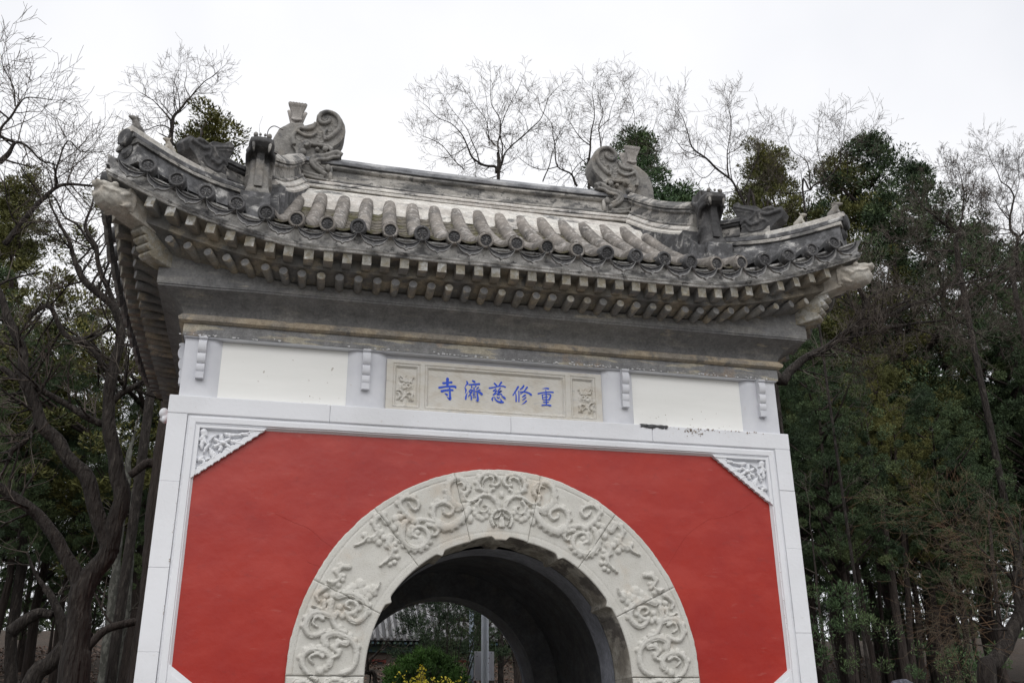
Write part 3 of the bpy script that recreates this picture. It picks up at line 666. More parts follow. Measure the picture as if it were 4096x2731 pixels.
sp_ = [(rf.gauss(2.2, .28), 4.525-abs(rf.gauss(0, .012))) for _ in range(40)]+[(rf.gauss(1.98, .035), 4.485+rf.gauss(0, .022)) for _ in range(34)]+[(rf.gauss(2.08, .012), 4.47+rf.gauss(0, .02)) for _ in range(8)]
flakes('bare_patches', sp_, -.0045, M['flake_b'], .003, .010, 4)
sp_ = [(-2.874+rf.gauss(0, .003), rf.uniform(2.6, 4.0)) for _ in range(30)]+[(2.78+rf.gauss(0, .004), rf.uniform(2.2, 3.9)) for _ in range(26)]
flakes('joint_stains', sp_, -.0045, M['flake_b'], .002, .006, 5, .7)
sp_ = [(rf.uniform(1.45, 2.5), rf.uniform(4.55, 4.75)) for _ in range(16)]+[(rf.uniform(-2.6, -1.5), rf.uniform(4.55, 4.7)) for _ in range(5)]
flakes('panel_specks', sp_, .0765, M['flake_b'], .002, .007, 6)
# hairline cracks in the red plaster, thin tubes of darker red
M['crack'] = material('crack_darker_red', (.25, .017, .010, 1), rough=.9)
for pts in ([(1100, 2052), (1180, 2090), (1235, 2112), (1290, 2160), (1345, 2200)], [(2850, 2070), (2790, 2105), (2740, 2150), (2690, 2230), (2650, 2290)], [(3010, 2010), (2930, 2055), (2850, 2075)], [(1230, 2245), (1290, 2270), (1330, 2290)]):
    c = cr([tuple(P(a, b, .0495)) for a, b in pts], 5); mb = MB(); mb.tube([(q[0]+.004*noise.noise(Vector(q)*25), .0495, q[2]+.006*noise.noise(Vector(q)*22+Vector((9, 0, 0)))) for q in c], .0010, 4); link('hairline_crack', mb.mesh('crack', M['crack']), gate)
# ------------------------------------------------------------------ cornice, eaves and roof
YC = D/2
SIDES = ['front', 'right', 'back', 'left']
HL = {'front': 3.0, 'back': 3.0, 'left': YC, 'right': YC}
def wp(side, s, o, z):
    if side == 'front': return Vector((s, -o, z))
    if side == 'back': return Vector((-s, D+o, z))
    g = .06*min(1, max(0, (HL[side]+.7-abs(s))/1.0)); g = g*min(1, max(0, (o-.26)/.1))
    if side == 'left': return Vector((-3.0-g-o, YC-s, z))
    return Vector((3.0+g+o, YC+s, z))
def lift(side, s):
    return .36*(max(0, abs(s)-(HL[side]-1.1))/1.5)**1.6
def flare(side, s): return .10*(max(0, abs(s)-(HL[side]-.6))/1.3)**1.6
def nz_(p, sc_=3., a=.004):
    return a*noise.noise(Vector(p)*sc_)
def ringloft(profile, mats, name, sides=('front', 'right', 'back', 'left'), jit=.003, nseg=40, smooth=False):
    """profile: (outward, z, share of the corner lift); mitred round the four sides"""
    mb = MB(); n = len(profile)
    for sd_ in sides:
        K = nseg if sd_ in ('front', 'back') else 24; v = []
        for k in range(K+1):
            u = -1+2*k/K; u = math.copysign(abs(u)**.85, u)
            for (o, z, wl) in profile:
                s = u*(HL[sd_]+o); sl = s
                oo = o + (flare(sd_, s)*min(1, max(0, (o-.3)/.3)) if wl else 0)
                s2 = u*(HL[sd_]+oo)
                p = wp(sd_, s2, oo, z+wl*lift(sd_, min(abs(s2), HL[sd_]+.8)))
                e = 1-abs(u)**12
                p = p + Vector((nz_(p, 2.3, jit)*e, nz_((p.x+9, p.y, p.z), 2.3, jit)*e, nz_((p.x, p.y+5, p.z), 2.6, jit)))
                v.append(p)
        mb.add(v, [(k*n+i, (k+1)*n+i, (k+1)*n+i+1, k*n+i+1) for k in range(K) for i in range(n-1)])
    me = mb.mesh(name, mats, smooth)
    if smooth: smoothmod(me, 35)
    return me
link('cornice_band', ringloft([(-.05, 5.106, 0), (.0, 5.106, 0), (.0, 5.226, 0), (-.03, 5.228, 0)], M['band'], 'band'), gate)
link('cornice_ledge', ringloft([(-.03, 5.229, 0), (.012, 5.231, 0), (.046, 5.247, 0), (.052, 5.272, 0), (.018, 5.315, 0), (-.02, 5.317, 0)], M['tan'], 'ledge'), gate)
cv = [(.012, 5.312)]+[(.012+.228*(1-math.cos(t*math.pi/2))**.85, 5.312+.17*math.sin(t*math.pi/2)) for t in np.linspace(.12, 1, 10)]
link('cornice_cove', ringloft([(o, z, 0) for o, z in cv]+[(.24, 5.535, .12)], M['cove'], 'cove', smooth=True, jit=.005), gate)
link('corner_wedge_board', ringloft([(.225, 5.492, .0), (.250, 5.5, .0), (.250, 5.60, .75), (.20, 5.62, .8)], M['cove'], 'wedge', jit=.003), gate)
link('eave_underboard', ringloft([(.18, 5.60, .5), (.40, 5.672, .75), (.47, 5.675, .82), (.472, 5.79, .9), (.60, 5.806, 1), (.62, 5.806, 1)], M['eave'], 'underboard', jit=.004), gate)
link('eave_fascia', ringloft([(.60, 5.802, 1), (.625, 5.802, 1), (.627, 5.823, 1), (.639, 5.827, 1), (.640, 5.846, 1), (.622, 5.852, 1), (.612, 5.88, 1), (.618, 5.92, 1), (.64, 5.96, 1), (.65, 5.985, 1), (.5, 5.99, 1)], M['fascia'], 'fascia', jit=.005, smooth=True), gate)

# rafters: square flying rafters over round ones
def rafter_mesh(sq, ln, rough=1):
    mb = MB(); rr = random.Random(int(ln*1000)+rough)
    if sq:
        w_, h = .0425, .052; c = [(-w_, -h), (w_, -h), (w_, h), (-w_, h)]
    else: c = [(.040*math.cos(a), .040*math.sin(a)) for a in np.linspace(0, 2*math.pi, 15)[:-1]]
    n = len(c); e = .006
    rings = [(0, .86), (e, 1.0), (ln*.5, 1.0), (ln, 1.0)]
    v = [(a*k+rr.uniform(-.0015, .0015), y, b*k+rr.uniform(-.0015, .0015)) for y, k in rings for a, b in c]
    f = [(r*n+i, r*n+(i+1) % n, (r+1)*n+(i+1) % n, (r+1)*n+i) for r in range(3) for i in range(n)]
    m = [1 if (i < n and sq) else 0 for i in range(len(f))]
    mb.add(v, f); mb.m = m; mb.f.append(tuple(range(n))[::-1]); mb.m.append(1)
    me = mb.mesh('rafter', [M['eave'], M['raf_end']], not sq)
    bm = bmesh.new(); bm.from_mesh(me); bmesh.ops.recalc_face_normals(bm, faces=bm.faces); bm.to_mesh(me); bm.free()
    if not sq: smoothmod(me, 40)
    return me
sq_m = [rafter_mesh(True, 1.0, k) for k in range(5)]; rd_m = [rafter_mesh(False, 1.0, k+9) for k in range(5)]
for q_ in rd_m[:4]: q_.materials[1] = M['cove']
def along(side, s0, o0, z0, s1, o1, z1, me, name, roll=0):
    a = wp(side, s0, o0, z0); b = wp(side, s1, o1, z1); y = (b-a); L = y.length; y.normalize()
    ds = .02; x = (wp(side, s0+ds, o0+flare(side, s0+ds)-flare(side, s0), z0+lift(side, s0+ds)-lift(side, s0))-a).normalized(); z = Vector((roll, 0, 1)) if side in ('front', 'back') else Vector((0, roll, 1))
    if side in ('left', 'right', 'back', 'front') and x.cross(y).dot(z) < 0: x = -x
    m = Matrix((x, y*L, z)).transposed().to_4x4(); m.translation = a
    return place(name, me, gate, m)
def root_s(side, s):
    h = HL[side]-1.0; return s if abs(s) < h else math.copysign(h+(abs(s)-h)*.60, s)
rr = random.Random(3)
for side, nf, nr in (('front', 39, 38), ('left', 30, 29), ('right', 30, 29)):
    hf = HL[side]+.34; hr = HL[side]+.17
    for k in range(nf):
        s = -hf+2*hf*k/(nf-1)+rr.uniform(-.006, .006); L = lift(side, s); fl = flare(side, s); far = max(0, abs(s)-(HL[side]-1.0))
        depth = .30-.13*min(1, far/1.3)
        along(side, s, .603+fl+rr.uniform(-.006, .004), 5.752+L, root_s(side, s), depth-.05, 5.745+.78*L, rr.choice(sq_m), 'flying_rafter', rr.uniform(-.03, .03))
    for k in range(nr):
        s = -hr+2*hr*k/(nr-1)+rr.uniform(-.006, .006); L = lift(side, s); far = max(0, abs(s)-(HL[side]-1.0))
        along(side, s, .450+flare(side, s)*.5, 5.622+.78*L, root_s(side, s)*.985, .20-.12*min(1, far/1.2), 5.568+.55*L, rr.choice(rd_m), 'round_rafter')

# corner beams with their carved ends
def corner_sets():
    for sx, sy in ((-1, -1), (1, -1), (-1, 1), (1, 1)):
        c = Vector((3.0*sx, 0 if sy < 0 else D, 0)); dr = Vector((sx, sy, 0)).normalized(); yield sx, sy, c, dr
def oriented(c, dr):                     # local x = sideways, y = outward along the hip, z up, origin on the wall corner
    x = Vector((dr.y, -dr.x, 0)); m = Matrix((x, dr, Vector((0, 0, 1)))).transposed().to_4x4(); m.translation = c; return m
# lower beam: wavy nose
pr = [(-.25, 5.60), (.50, 5.675)]
nose = []
for k in range(4):
    for j in range(5):
        t = j/4; nose.append((.50+.038*k+.030*math.sin(math.pi*t)+.012*t, 5.675+.064*k+.058*t))
low = pr[:1]+nose+[(.655, 5.945), (-.25, 5.80)]
mbl = MB(); n = len(low); mbl.add([(-.075, y, z) for y, z in low]+[(.075, y, z) for y, z in low], [tuple(range(n)), tuple(range(2*n-1, n-1, -1))]+[(i, n+i, n+(i+1) % n, (i+1) % n) for i in range(n)])
lowm = mbl.mesh('corner_beam', M['raf_end']); bm = bmesh.new(); bm.from_mesh(lowm); bmesh.ops.recalc_face_normals(bm, faces=bm.faces); bm.to_mesh(lowm); bm.free()
up_ = [(-.2, 5.78), (.60, 5.93), (.80, 5.965), (.80, 6.225), (.45, 6.16), (-.2, 5.95)]
mbu = MB(); n = len(up_); mbu.add([(-.092, y, z) for y, z in up_]+[(.092, y, z) for y, z in up_], [tuple(range(n)), tuple(range(2*n-1, n-1, -1))]+[(i, n+i, n+(i+1) % n, (i+1) % n) for i in range(n)])
upm = mbu.mesh('upper_corner_beam', M['pale_beast']); bm = bmesh.new(); bm.from_mesh(upm); bmesh.ops.recalc_face_normals(bm, faces=bm.faces); bm.to_mesh(upm); bm.free()
# beast head sleeve at the tip
mb = MB()
mb.tube([(0, .77, 6.085), (0, .84, 6.085), (0, .90, 6.075), (0, .97, 6.065), (0, 1.03, 6.07), (0, 1.085, 6.095)], [.135, .132, .125, .118, .10, .06], 14)
mb.box(-.10, .10, .765, .83, 5.985, 6.215)
mb.tube([(0, .84, 6.165), (0, .95, 6.165), (0, 1.04, 6.155), (0, 1.10, 6.135)], [.05, .055, .055, .04], 10)
mb.ball((0, 1.095, 6.15), (.06, .035, .035))
for s in (-1, 1):
    mb.ball((s*.066, .965, 6.185), (.030, .034, .028)); mb.ball((s*.03, 1.12, 6.165), .015)
    mb.tube([(s*.105, .85, 6.12), (s*.135, .88, 6.11), (s*.125, .93, 6.08)], [.032, .026, .012], 8)
    mb.tube([(s*.118, .90, 6.06), (s*.118, .97, 6.10), (s*.10, 1.03, 6.09), (s*.07, 1.09, 6.11)], [.013, .015, .014, .010], 7)
    mb.tube([(s*.11, .83, 6.03), (s*.13, .87, 6.0), (s*.115, .91, 5.98)], [.026, .022, .012], 7)
tao = remesh(mb, 'beast_head', M['pale_beast'], .009, 2)
for sx, sy, c, dr in corner_sets():
    if sy > 0: continue
    m = oriented(c, dr)
    for nm, me in (('corner_beam', lowm), ('upper_corner_beam', upm)): bev(place(nm, me, gate, m), .006, 1)
    place('corner_beast_head', tao, gate, m)

# ---- roof body under the tiles
def prof_z(u):                            # centre height of a tile row u metres in from the eave edge (o = .70)
    return 6.035+.30*u+.215*u*u
XG = 2.42                                 # gable plane
mb = MB()
def slope(side, umax_f, K=44, J=10, st=1.0):
    v = []
    for k in range(K+1):
        s = -(HL[side]+.66)+2*(HL[side]+.66)*k/K
        um = umax_f(s)
        for j in range(J+1):
            u = um*j/J; o = .66-u*st; L = lift(side, s)*max(0, 1-u/.9); v.append(wp(side, s, o+flare(side, s)*max(0, 1-u/.5), prof_z(u)-.075+L))
    mb.add(v, [(k*(J+1)+j, (k+1)*(J+1)+j, (k+1)*(J+1)+j+1, k*(J+1)+j+1) for k in range(K) for j in range(J)])
def fr_u(s):                              # the front slope ends at the hip outside the gables
    a = abs(s); return 2.2 if a < XG+.05 else max(.02, (3.66-a)*1.02)
slope('front', fr_u, 80); slope('back', fr_u, 80, st=(D+.66-1.55)/2.2)
for sd_ in ('left', 'right'): slope(sd_, lambda s: 1.25 if abs(s) < YC-.58+.05 else max(.02, (HL['left']+.66-abs(s))*1.02), 44)
link('roof_bed', mb.mesh('roof_bed', M['mortar_dark'], True), gate)
mb = MB()
for s in (-1, 1):
    x = s*(XG-.02); pts = [(x, -.1, 6.3), (x, D+.1, 6.3)]
    pts += [(x, D-(u-.66)*(D-1.6)/1.6, prof_z(u)-.04) for u in np.linspace(.66, 2.25, 8)] + [(x, 1.62, 7.75)] + [(x, u-.66, prof_z(u)-.04) for u in np.linspace(2.25, .5, 8)]
    mb.add(pts, [tuple(range(len(pts)))])
    link('gable_wall', mb.mesh('gable_wall', M['red']), gate); mb = MB()

# ---- tile rows
M['driprim'] = material('lit_tile_rim', (.21, .205, .20, 1), [((.10, .10, .10, 1), 14, .55, .06, .7, O, 6)], rough=.85, bump=.3)  # lower drip rim: the light it catches is put into this paler colour
half = [0, .302, .606, .908, 1.208, 1.502, 1.785, 2.06, 2.33, 2.60, 2.87, 3.13, 3.385]
seg = MB(); n = 9; K = 3                  # one round tile, 1 m long, mouth end slightly wider
v = []
for y, r in ((0, .0765), (.10, .0775), (.92, .0765), (1.06, .075)):
    for j in range(n+1):
        a = math.pi*(-.08+1.16*j/n); v.append((r*math.cos(a), y, r*math.sin(a)))
seg.add(v, [(k*(n+1)+j, k*(n+1)+j+1, (k+1)*(n+1)+j+1, (k+1)*(n+1)+j) for k in range(K) for j in range(n)])
segm = seg.mesh('round_tile', M['tile'], True); smoothmod(segm, 60); segd = seg.mesh('round_tile_dark', M['tile_dark'], True)
pan = MB(); n = 6; v = []                 # one concave pan tile
for y, dz in ((0, 0), (1.0, .012)):
    for j in range(n+1):
        t = -1+2*j/n; v.append((t*.088, y, .028*t*t-.02+dz))
        
v += [(p[0], p[1], p[2]-.020) for p in v[:n+1]]
pan.add(v, [(j, j+1, n+1+j+1, n+1+j) for j in range(n)]+[(2*(n+1)+j, 2*(n+1)+j+1, j+1, j) for j in range(n)])
panm = pan.mesh('pan_tile', M['pan'], True); smoothmod(panm, 40)
# the round end with its rosette
def disc_mesh(seed, mat, rim):
    mb = MB(); nr, na = 11, 40; rd = random.Random(seed); ph = rd.uniform(0, .5); v = []
    for i in range(nr+1):
        r = .076*i/nr
        for j in range(na):
            a = 2*math.pi*j/na; q = r/.076
            y = 0 if q > .98 else (-.008 if q > .70 else .010)
            if q <= .64:
                y = .010-.011*abs(math.cos(4*a+ph))**.8*(math.sin(min(1, q/.62)*math.pi)**.7 if q < .62 else 0)
                if q < .12: y = .0
            v.append((r*math.cos(a), y, r*math.sin(a)))
    f = [(i*na+j, (i+1)*na+j, (i+1)*na+(j+1) % na, i*na+(j+1) % na) for i in range(nr) for j in range(na)]
    L = len(v)
    for j in range(na): a = 2*math.pi*j/na; v.append((.076*math.cos(a), .09, .076*math.sin(a)))
    f += [(nr*na+j, L+j, L+(j+1) % na, nr*na+(j+1) % na) for j in range(na)]
    mb.add(v, f); mb.m = [1 if (i//na >= 8 or i >= nr*na) else 0 for i in range(len(f))]; me = mb.mesh('eave_disc', [mat, rim], True); smoothmod(me, 38); return me
dm = [disc_mesh(k, M['disc'], M['tile']) for k in range(3)]; dmd = [disc_mesh(k, M['disc'], M['disc']) for k in range(3)]
def drip_mesh(seed):
    mb = MB(); K, J = 22, 7; rd = random.Random(seed); v = []; 
    for side_ in (0, 1):
        for k in range(K+1):
            t = -1+2*k/K; x = t*.134
            top = -.048*(1-abs(t)**2.2); bot = -.112*(1-abs(t)**3.2)**.9-.0025*math.cos(t*18)*(1-abs(t))-(.017*(1-abs(t)*5) if abs(t) < .2 else 0)
            for j in range(J+1):
                q = j/J; z = top+(bot-top)*q
                rim = -.017 if (q < .15 or q > .80 or abs(t) > .92) else (.004*math.sin(k*2.1+seed)*math.sin(j*2.3) if .2 < q < .8 else 0)
                v.append((x, (rim if side_ == 0 else .016)-.03*q, z))
    n1 = (K+1)*(J+1); f = []
    for k in range(K):
        for j in range(J):
            a = k*(J+1)+j; f.append((a, a+1, a+J+2, a+J+1)); b = a+n1; f.append((b, b+J+1, b+J+2, b+1))
        a = k*(J+1); f.append((a, a+J+1, a+J+1+n1, a+n1)); a = k*(J+1)+J; f.append((a, a+n1, a+J+1+n1, a+J+1))
    mb.add(v, f); mb.m = [1 if (q_[0] < n1 and (q_[0] % (J+1)) >= J-2) else 0 for q_ in f]; me = mb.mesh('drip_tile', [M['disc'], M['driprim']], True); smoothmod(me, 38)
    bm = bmesh.new(); bm.from_mesh(me); bmesh.ops.recalc_face_normals(bm, faces=bm.faces); bm.to_mesh(me); bm.free(); return me
drm = [drip_mesh(k) for k in range(3)]
def frame_m(a, b, x_hint=None, sc_=1.0):
    y = (b-a); L = y.length; y.normalize(); x = y.cross(Vector((0, 0, 1))).normalized(); z = x.cross(y)
    m = Matrix((x*sc_, y*L, z*sc_)).transposed().to_4x4(); m.translation = a; return m
rt = random.Random(11)
def row_point(side, se, st, u, umax, dz=0):
    t = u/1.9; s = se+(st-se)*t; L = lift(side, se)*max(0, 1-u/.95)**1.1
    o = .70-u+flare(side, se)*max(0, 1-u/.5); wob = .006*noise.noise(Vector((se*5, u*2.2, 1)))
    return wp(side, s+wob, o, prof_z(u)+dz+L+.006*noise.noise(Vector((se*5, u*2, 7))))
def tile_row(side, se, st, umax, dark, seglen=.235):
    m = segd if dark else segm; k = max(1, round(umax/seglen)); us = [umax*i/k for i in range(k+1)]
    for i in range(k):
        a = row_point(side, se, st, us[i], umax); b = row_point(side, se, st, us[i+1]+.012, umax)
        place('round_tile', m, gate, frame_m(a, b, sc_=rt.uniform(.97, 1.04)))
    a = row_point(side, se, st, 0, umax); b = row_point(side, se, st, .25, umax)
    y = (b-a).normalized(); x = y.cross(Vector((0, 0, 1))).normalized(); z = x.cross(y)
    mm = Matrix((x, y, z)).transposed().to_4x4(); mm.translation = a-y*.02+Vector((0, 0, -.004))
    place('eave_disc_tile', rt.choice(dmd if dark or rt.random() < .35 else dm), gate, mm @ Matrix.Rotation(rt.uniform(-.12, .12)-.10, 4, 'X') @ Matrix.Rotation(rt.uniform(-.5, .5), 4, 'Y') @ Matrix.Rotation(rt.uniform(-.08, .08), 4, 'Z'))
def top_x(k): return .258*k if k <= 7 else (2.05 if k == 8 else half[k])
def drip_at(side, s):
    a = row_point(side, s, s, -.0, 1); L0 = row_point(side, s-.1, s-.1, 0, 1); L1 = row_point(side, s+.1, s+.1, 0, 1)
    x = (L1-L0).normalized(); y = x.cross(Vector((0, 0, 1)))*-1; 
    y = Vector((0, 0, 1)).cross(x).normalized(); z = x.cross(y).normalized()
    mm = Matrix((x, y, z)).transposed().to_4x4(); mm.translation = a+Vector((0, 0, -.072))-y*.005
    place('drip_tile', rt.choice(drm), gate, mm @ Matrix.Rotation(rt.uniform(-.08, .08)+.12, 4, 'X') @ Matrix.Rotation(rt.uniform(-.06, .06), 4, 'Y'))
for k in range(-12, 13):
    s = math.copysign(half[abs(k)], k); t = math.copysign(top_x(abs(k)), k)
    um = 1.86 if abs(k) <= 7 else (1.75 if abs(k) == 8 else max(.12, (3.62-abs(s))*.92))
    tile_row('front', s, t, um, abs(k) >= 9)
for k in range(-13, 13):
    a, b = (half[abs(k)] if abs(k) < 13 else 3.62), (half[abs(k+1)] if abs(k+1) < 13 else 3.62)
    a = math.copysign(a, k); b = math.copysign(b, k+1) if k+1 != 0 else 0.0
    se = (a+b)/2
    drip_at('front', se)
    if abs(se) < 2.25:
        st_x = (math.copysign(top_x(min(8, abs(k))), k)+(math.copysign(top_x(min(8, abs(k+1))), k+1) if k+1 else 0))/2
        N_ = 18
        for i in range(N_):
            u0 = .02+1.82*i/N_; p0 = row_point('front', se, st_x, u0, 1.9, -.012); p1 = row_point('front', se, st_x, u0+1.82/N_*1.6, 1.9, -.040)
            place('pan_tile', panm, gate, frame_m(p0, p1))
hs = [0, .29, .58, .87, 1.15, 1.43, 1.70, 1.96, 2.21, 2.44, 2.62]
for side in ('left', 'right'):
    for k in range(-10, 11):
        s = math.copysign(hs[abs(k)], k); um = 1.2 if abs(s) < YC-.6 else max(.12, (YC+.62-abs(s))*.92)
        tile_row(side, s, s, um, True, .4)
    for k in range(-10, 10):
        drip_at(side, (math.copysign(hs[abs(k)], k)+(math.copysign(hs[abs(k+1)], k+1) if k+1 else 0))/2)
# lime filling between the upper tile ends and the ridge
mb = MB(); v = []; K = 90
for k in range(K+1):
    x = -2.30+4.6*k/K; r = .012*noise.noise(Vector((x*3, 0, 0)))
    for (y, z) in ((1.02+r*2, prof_z(1.72)-.035), (1.13+r, prof_z(1.83)+.075+r*.6), (1.25, 7.46+r*.5), (1.38, 7.60), (1.50, 7.68)): v.append((x, y, z+.006*noise.noise(Vector((x*7, y*9, 1)))))
mb.add(v, [(k*5+i, (k+1)*5+i, (k+1)*5+i+1, k*5+i+1) for k in range(K) for i in range(4)])
link('ridge_mortar', mb.mesh('ridge_mortar', M['mortar'], True), gate)

# ---- ridges
def sweep(name, path, sec, mat, width_scale=None, jit=.004, parent=gate, label=None, smooth=True, closed=True):
    """path: points of the ridge top line; sec: (sideways, drop) cross-section, symmetric pieces given whole"""
    mb = MB(); n = len(sec); v = []; k = len(path)
    for i, p in enumerate(path):
        p = Vector(p); t = (Vector(path[min(i+1, k-1)])-Vector(path[max(i-1, 0)])); t.z = 0; t.normalize(); sd_ = Vector((t.y, -t.x, 0))
        for a, b in sec:
            q = p+sd_*a+Vector((0, 0, b)); q += Vector((nz_(q, 5, jit), nz_(q+Vector((3, 1, 2)), 5, jit), nz_(q+Vector((8, 1, 2)), 4, jit))); v.append(q)
    f = [(i*n+j, i*n+(j+1) % n, (i+1)*n+(j+1) % n, (i+1)*n+j) for i in range(k-1) for j in range(n)]
    f += [tuple(range(n))[::-1], tuple((k-1)*n+j for j in range(n))]
    mb.add(v, f); me = mb.mesh(name, mat, smooth)
    bm = bmesh.new(); bm.from_mesh(me); bmesh.ops.recalc_face_normals(bm, faces=bm.faces); bm.to_mesh(me); bm.free()
    smoothmod(me, 38); return link(name, me, parent, label=label)
def rnd(cx, cz, rx, rz, n=5):
    out = []
    for s in (1, -1):
        for j in range(n+1):
            a = -math.pi/2+math.pi*j/n; out.append((s*(cx+rx*math.cos(a)), cz+rz*math.sin(a)*s))
    return out
def ridge(path, sc_=1.0, w_=1.0, cap=M['cap'], body=M['ridge']):
    S_ = lambda pts: [(a*w_, b*sc_) for a, b in pts]
    sweep('ridge_cap', path, S_([(-.10, .0), (.10, .0), (.165, -.075), (.165, -.112), (-.165, -.112), (-.165, -.075)]), cap)
    sweep('ridge_roll', path, S_(rnd(.115, -.145, .035, .030)), body)
    sweep('ridge_panel', path, S_([(-.105, -.17), (.105, -.17), (.105, -.315), (-.105, -.315)]), body)
    sweep('ridge_roll', path, S_(rnd(.115, -.335, .032, .026)), body)
    sweep('ridge_ledge', path, S_([(-.15, -.358), (.15, -.358), (.20, -.405), (.20, -.425), (-.20, -.425), (-.20, -.405)]), M['mortar'])
    sweep('ridge_ledge', path, S_([(-.18, -.426), (.18, -.426), (.255, -.475), (.255, -.505), (-.255, -.505), (-.255, -.475)]), M['mortar'])
RZ = 8.165; RY = 1.66
mpath = [(-2.08+4.16*i/40, RY, RZ-.03*math.sin(math.pi*i/40)+.0*i) for i in range(41)]
ridge(mpath)
for s in (-1, 1):                          # moulded end pieces of the long panel
    for y in (1.535,):
        mb = MB(); mb.tube([(s*1.72, RY-.125, RZ-.15), (s*1.72, RY-.125, RZ-.34)], [.028, .028], 8); link('ridge_panel_end', mb.mesh('ridge_panel_end', M['ridge'], True), gate)
def lerp(a, b, t): return tuple(a[i]+(b[i]-a[i])*t for i in range(3))
for s in (-1, 1):
    pth = []
    for i in range(15):
        t = i/14; x = 2.14+.30*t; y = 1.50-1.12*t; z = 8.13-.74*t-.05*math.sin(math.pi*t); pth.append((s*x, y, z))
    ridge(pth, .92, .80, cap=M['ridge'])
    # skirt below the descending ridge down to the tiles
    mb = MB(); v = []
    for (x, y, z) in pth+[(s*2.47, .06, 7.10)]:
        u = .70+y; zt = 6.035+.30*u+.215*u*u
        for dx in (-.235, .235): v.append((x+dx*.9, y, z-.43)); v.append((x+dx*.86, y, zt-.02))
    k = len(v)//4
    mb.add(v, [(4*i, 4*i+1, 4*i+5, 4*i+4) for i in range(k-1)]+[(4*i+2, 4*i+6, 4*i+7, 4*i+3) for i in range(k-1)]+[(4*(k-1), 4*(k-1)+1, 4*(k-1)+3, 4*(k-1)+2)])
    link('ridge_skirt', mb.mesh('ridge_skirt', M['mortar_dark'], True), gate)
    # rear descending ridge
    bp = [(x, 1.66+(1.66-y)*(D-1.66)/1.66, z) for x, y, z in pth]; bp = bp
    ridge(bp, .92, .80, cap=M['ridge'])

# ---- diagonal corner ridges: e = distance outward along the hip from above the wall corner
def hp(s, e, z, back=False):
    x = 3.0+e/math.sqrt(2); y = 2.94-x; return (s*x, (D-y) if back else y, z)
def zl(e):                                # height of the lower white ledge
    return 6.625+.14*max(0, (.35-e)/.85)**1.6+.03*max(0, e-.55)
def hip(s): return lambda t, dz=0: hp(s, (-.4+1.1*t)*math.sqrt(2), 6.79+dz)
for s in (-1, 1):
    for back in (False, True):
        L_ = lambda e0, e1, f, n=10: [hp(s, e, f(e), back) for e in np.linspace(e0, e1, n)]
        sweep('hip_ridge_cap', L_(-.72, -.22, lambda e: 7.125-.11*(e+.67)), [(-.06, 0), (.06, 0), (.115, -.045), (.115, -.08), (-.115, -.08), (-.115, -.045)], M['mortar_dark'])
        sweep('hip_ridge_roll', L_(-.70, -.24, lambda e: 7.02-.10*(e+.67)), rnd(.070, 0, .03, .026), M['beast_dark'])
        sweep('hip_ridge_panel', L_(-.70, -.24, lambda e: 7.0-.08*(e+.67)), [(-.07, 0), (.07, 0), (.07, -.13), (-.07, -.13)], M['ridge'])
        sweep('hip_ridge_roll', L_(-.70, -.24, lambda e: 6.855-.04*(e+.67)), rnd(.070, 0, .03, .026), M['beast_dark'])
        for zz, o_ in ((6.945, -.32), (6.93, -.43), (6.95, -.54)):       # small pierced scrolls in the panel
            pass
        sweep('hip_ridge_block', L_(-.25, .10, lambda e: 6.86), [(-.085, 0), (.085, 0), (.095, -.14), (-.095, -.14)], M['ridge'])
        sweep('hip_ridge_base', L_(-.62, .88, lambda e: zl(e)+.105), [(-.095, 0), (.095, 0), (.115, -.025), (.115, -.06), (-.115, -.06), (-.115, -.025)], M['mortar_dark'])
        sweep('hip_ridge_base', L_(-.62, .86, lambda e: zl(e)+.035), [(-.12, 0), (.12, 0), (.15, -.02), (.15, -.05), (-.15, -.05), (-.15, -.02)], M['ridge'])
        sweep('hip_ridge_skirt', L_(-.60, .84, lambda e: zl(e)-.015), [(-.125, 0), (.125, 0), (.17, -.20), (-.17, -.20)], M['mortar_dark'])
        sweep('hip_ridge_cap', L_(.05, .895, lambda e: 6.795-.012*math.sin(math.pi*e/.9)), [(-.085, 0), (.085, 0), (.10, -.012), (.10, -.062), (-.10, -.062), (-.10, -.012)], M['mortar'])
        sweep('hip_ridge_course', L_(.02, .875, lambda e: 6.730), [(-.08, 0), (.08, 0), (.10, -.018), (.10, -.036), (-.10, -.036), (-.10, -.018)], M['ridge'])
        e_ = Vector(hp(s, .88, 6.70, back)); dr = Vector((s*1.0, (1.0 if back else -1.0), 0)).normalized()
        mb = MB(); mb.tube([e_-dr*.14, e_+dr*.02, e_+dr*.035], [.082, .086, .07], 16); mb.tube([e_-dr*.17+Vector((0, 0, -.11)), e_-dr*.03+Vector((0, 0, -.12)), e_-dr*.01+Vector((0, 0, -.115))], [.08, .075, .05], 14)
        me = mb.mesh('ridge_end_tile', M['tile_dark'], True); smoothmod(me, 40); link('ridge_end_tile', me, gate)

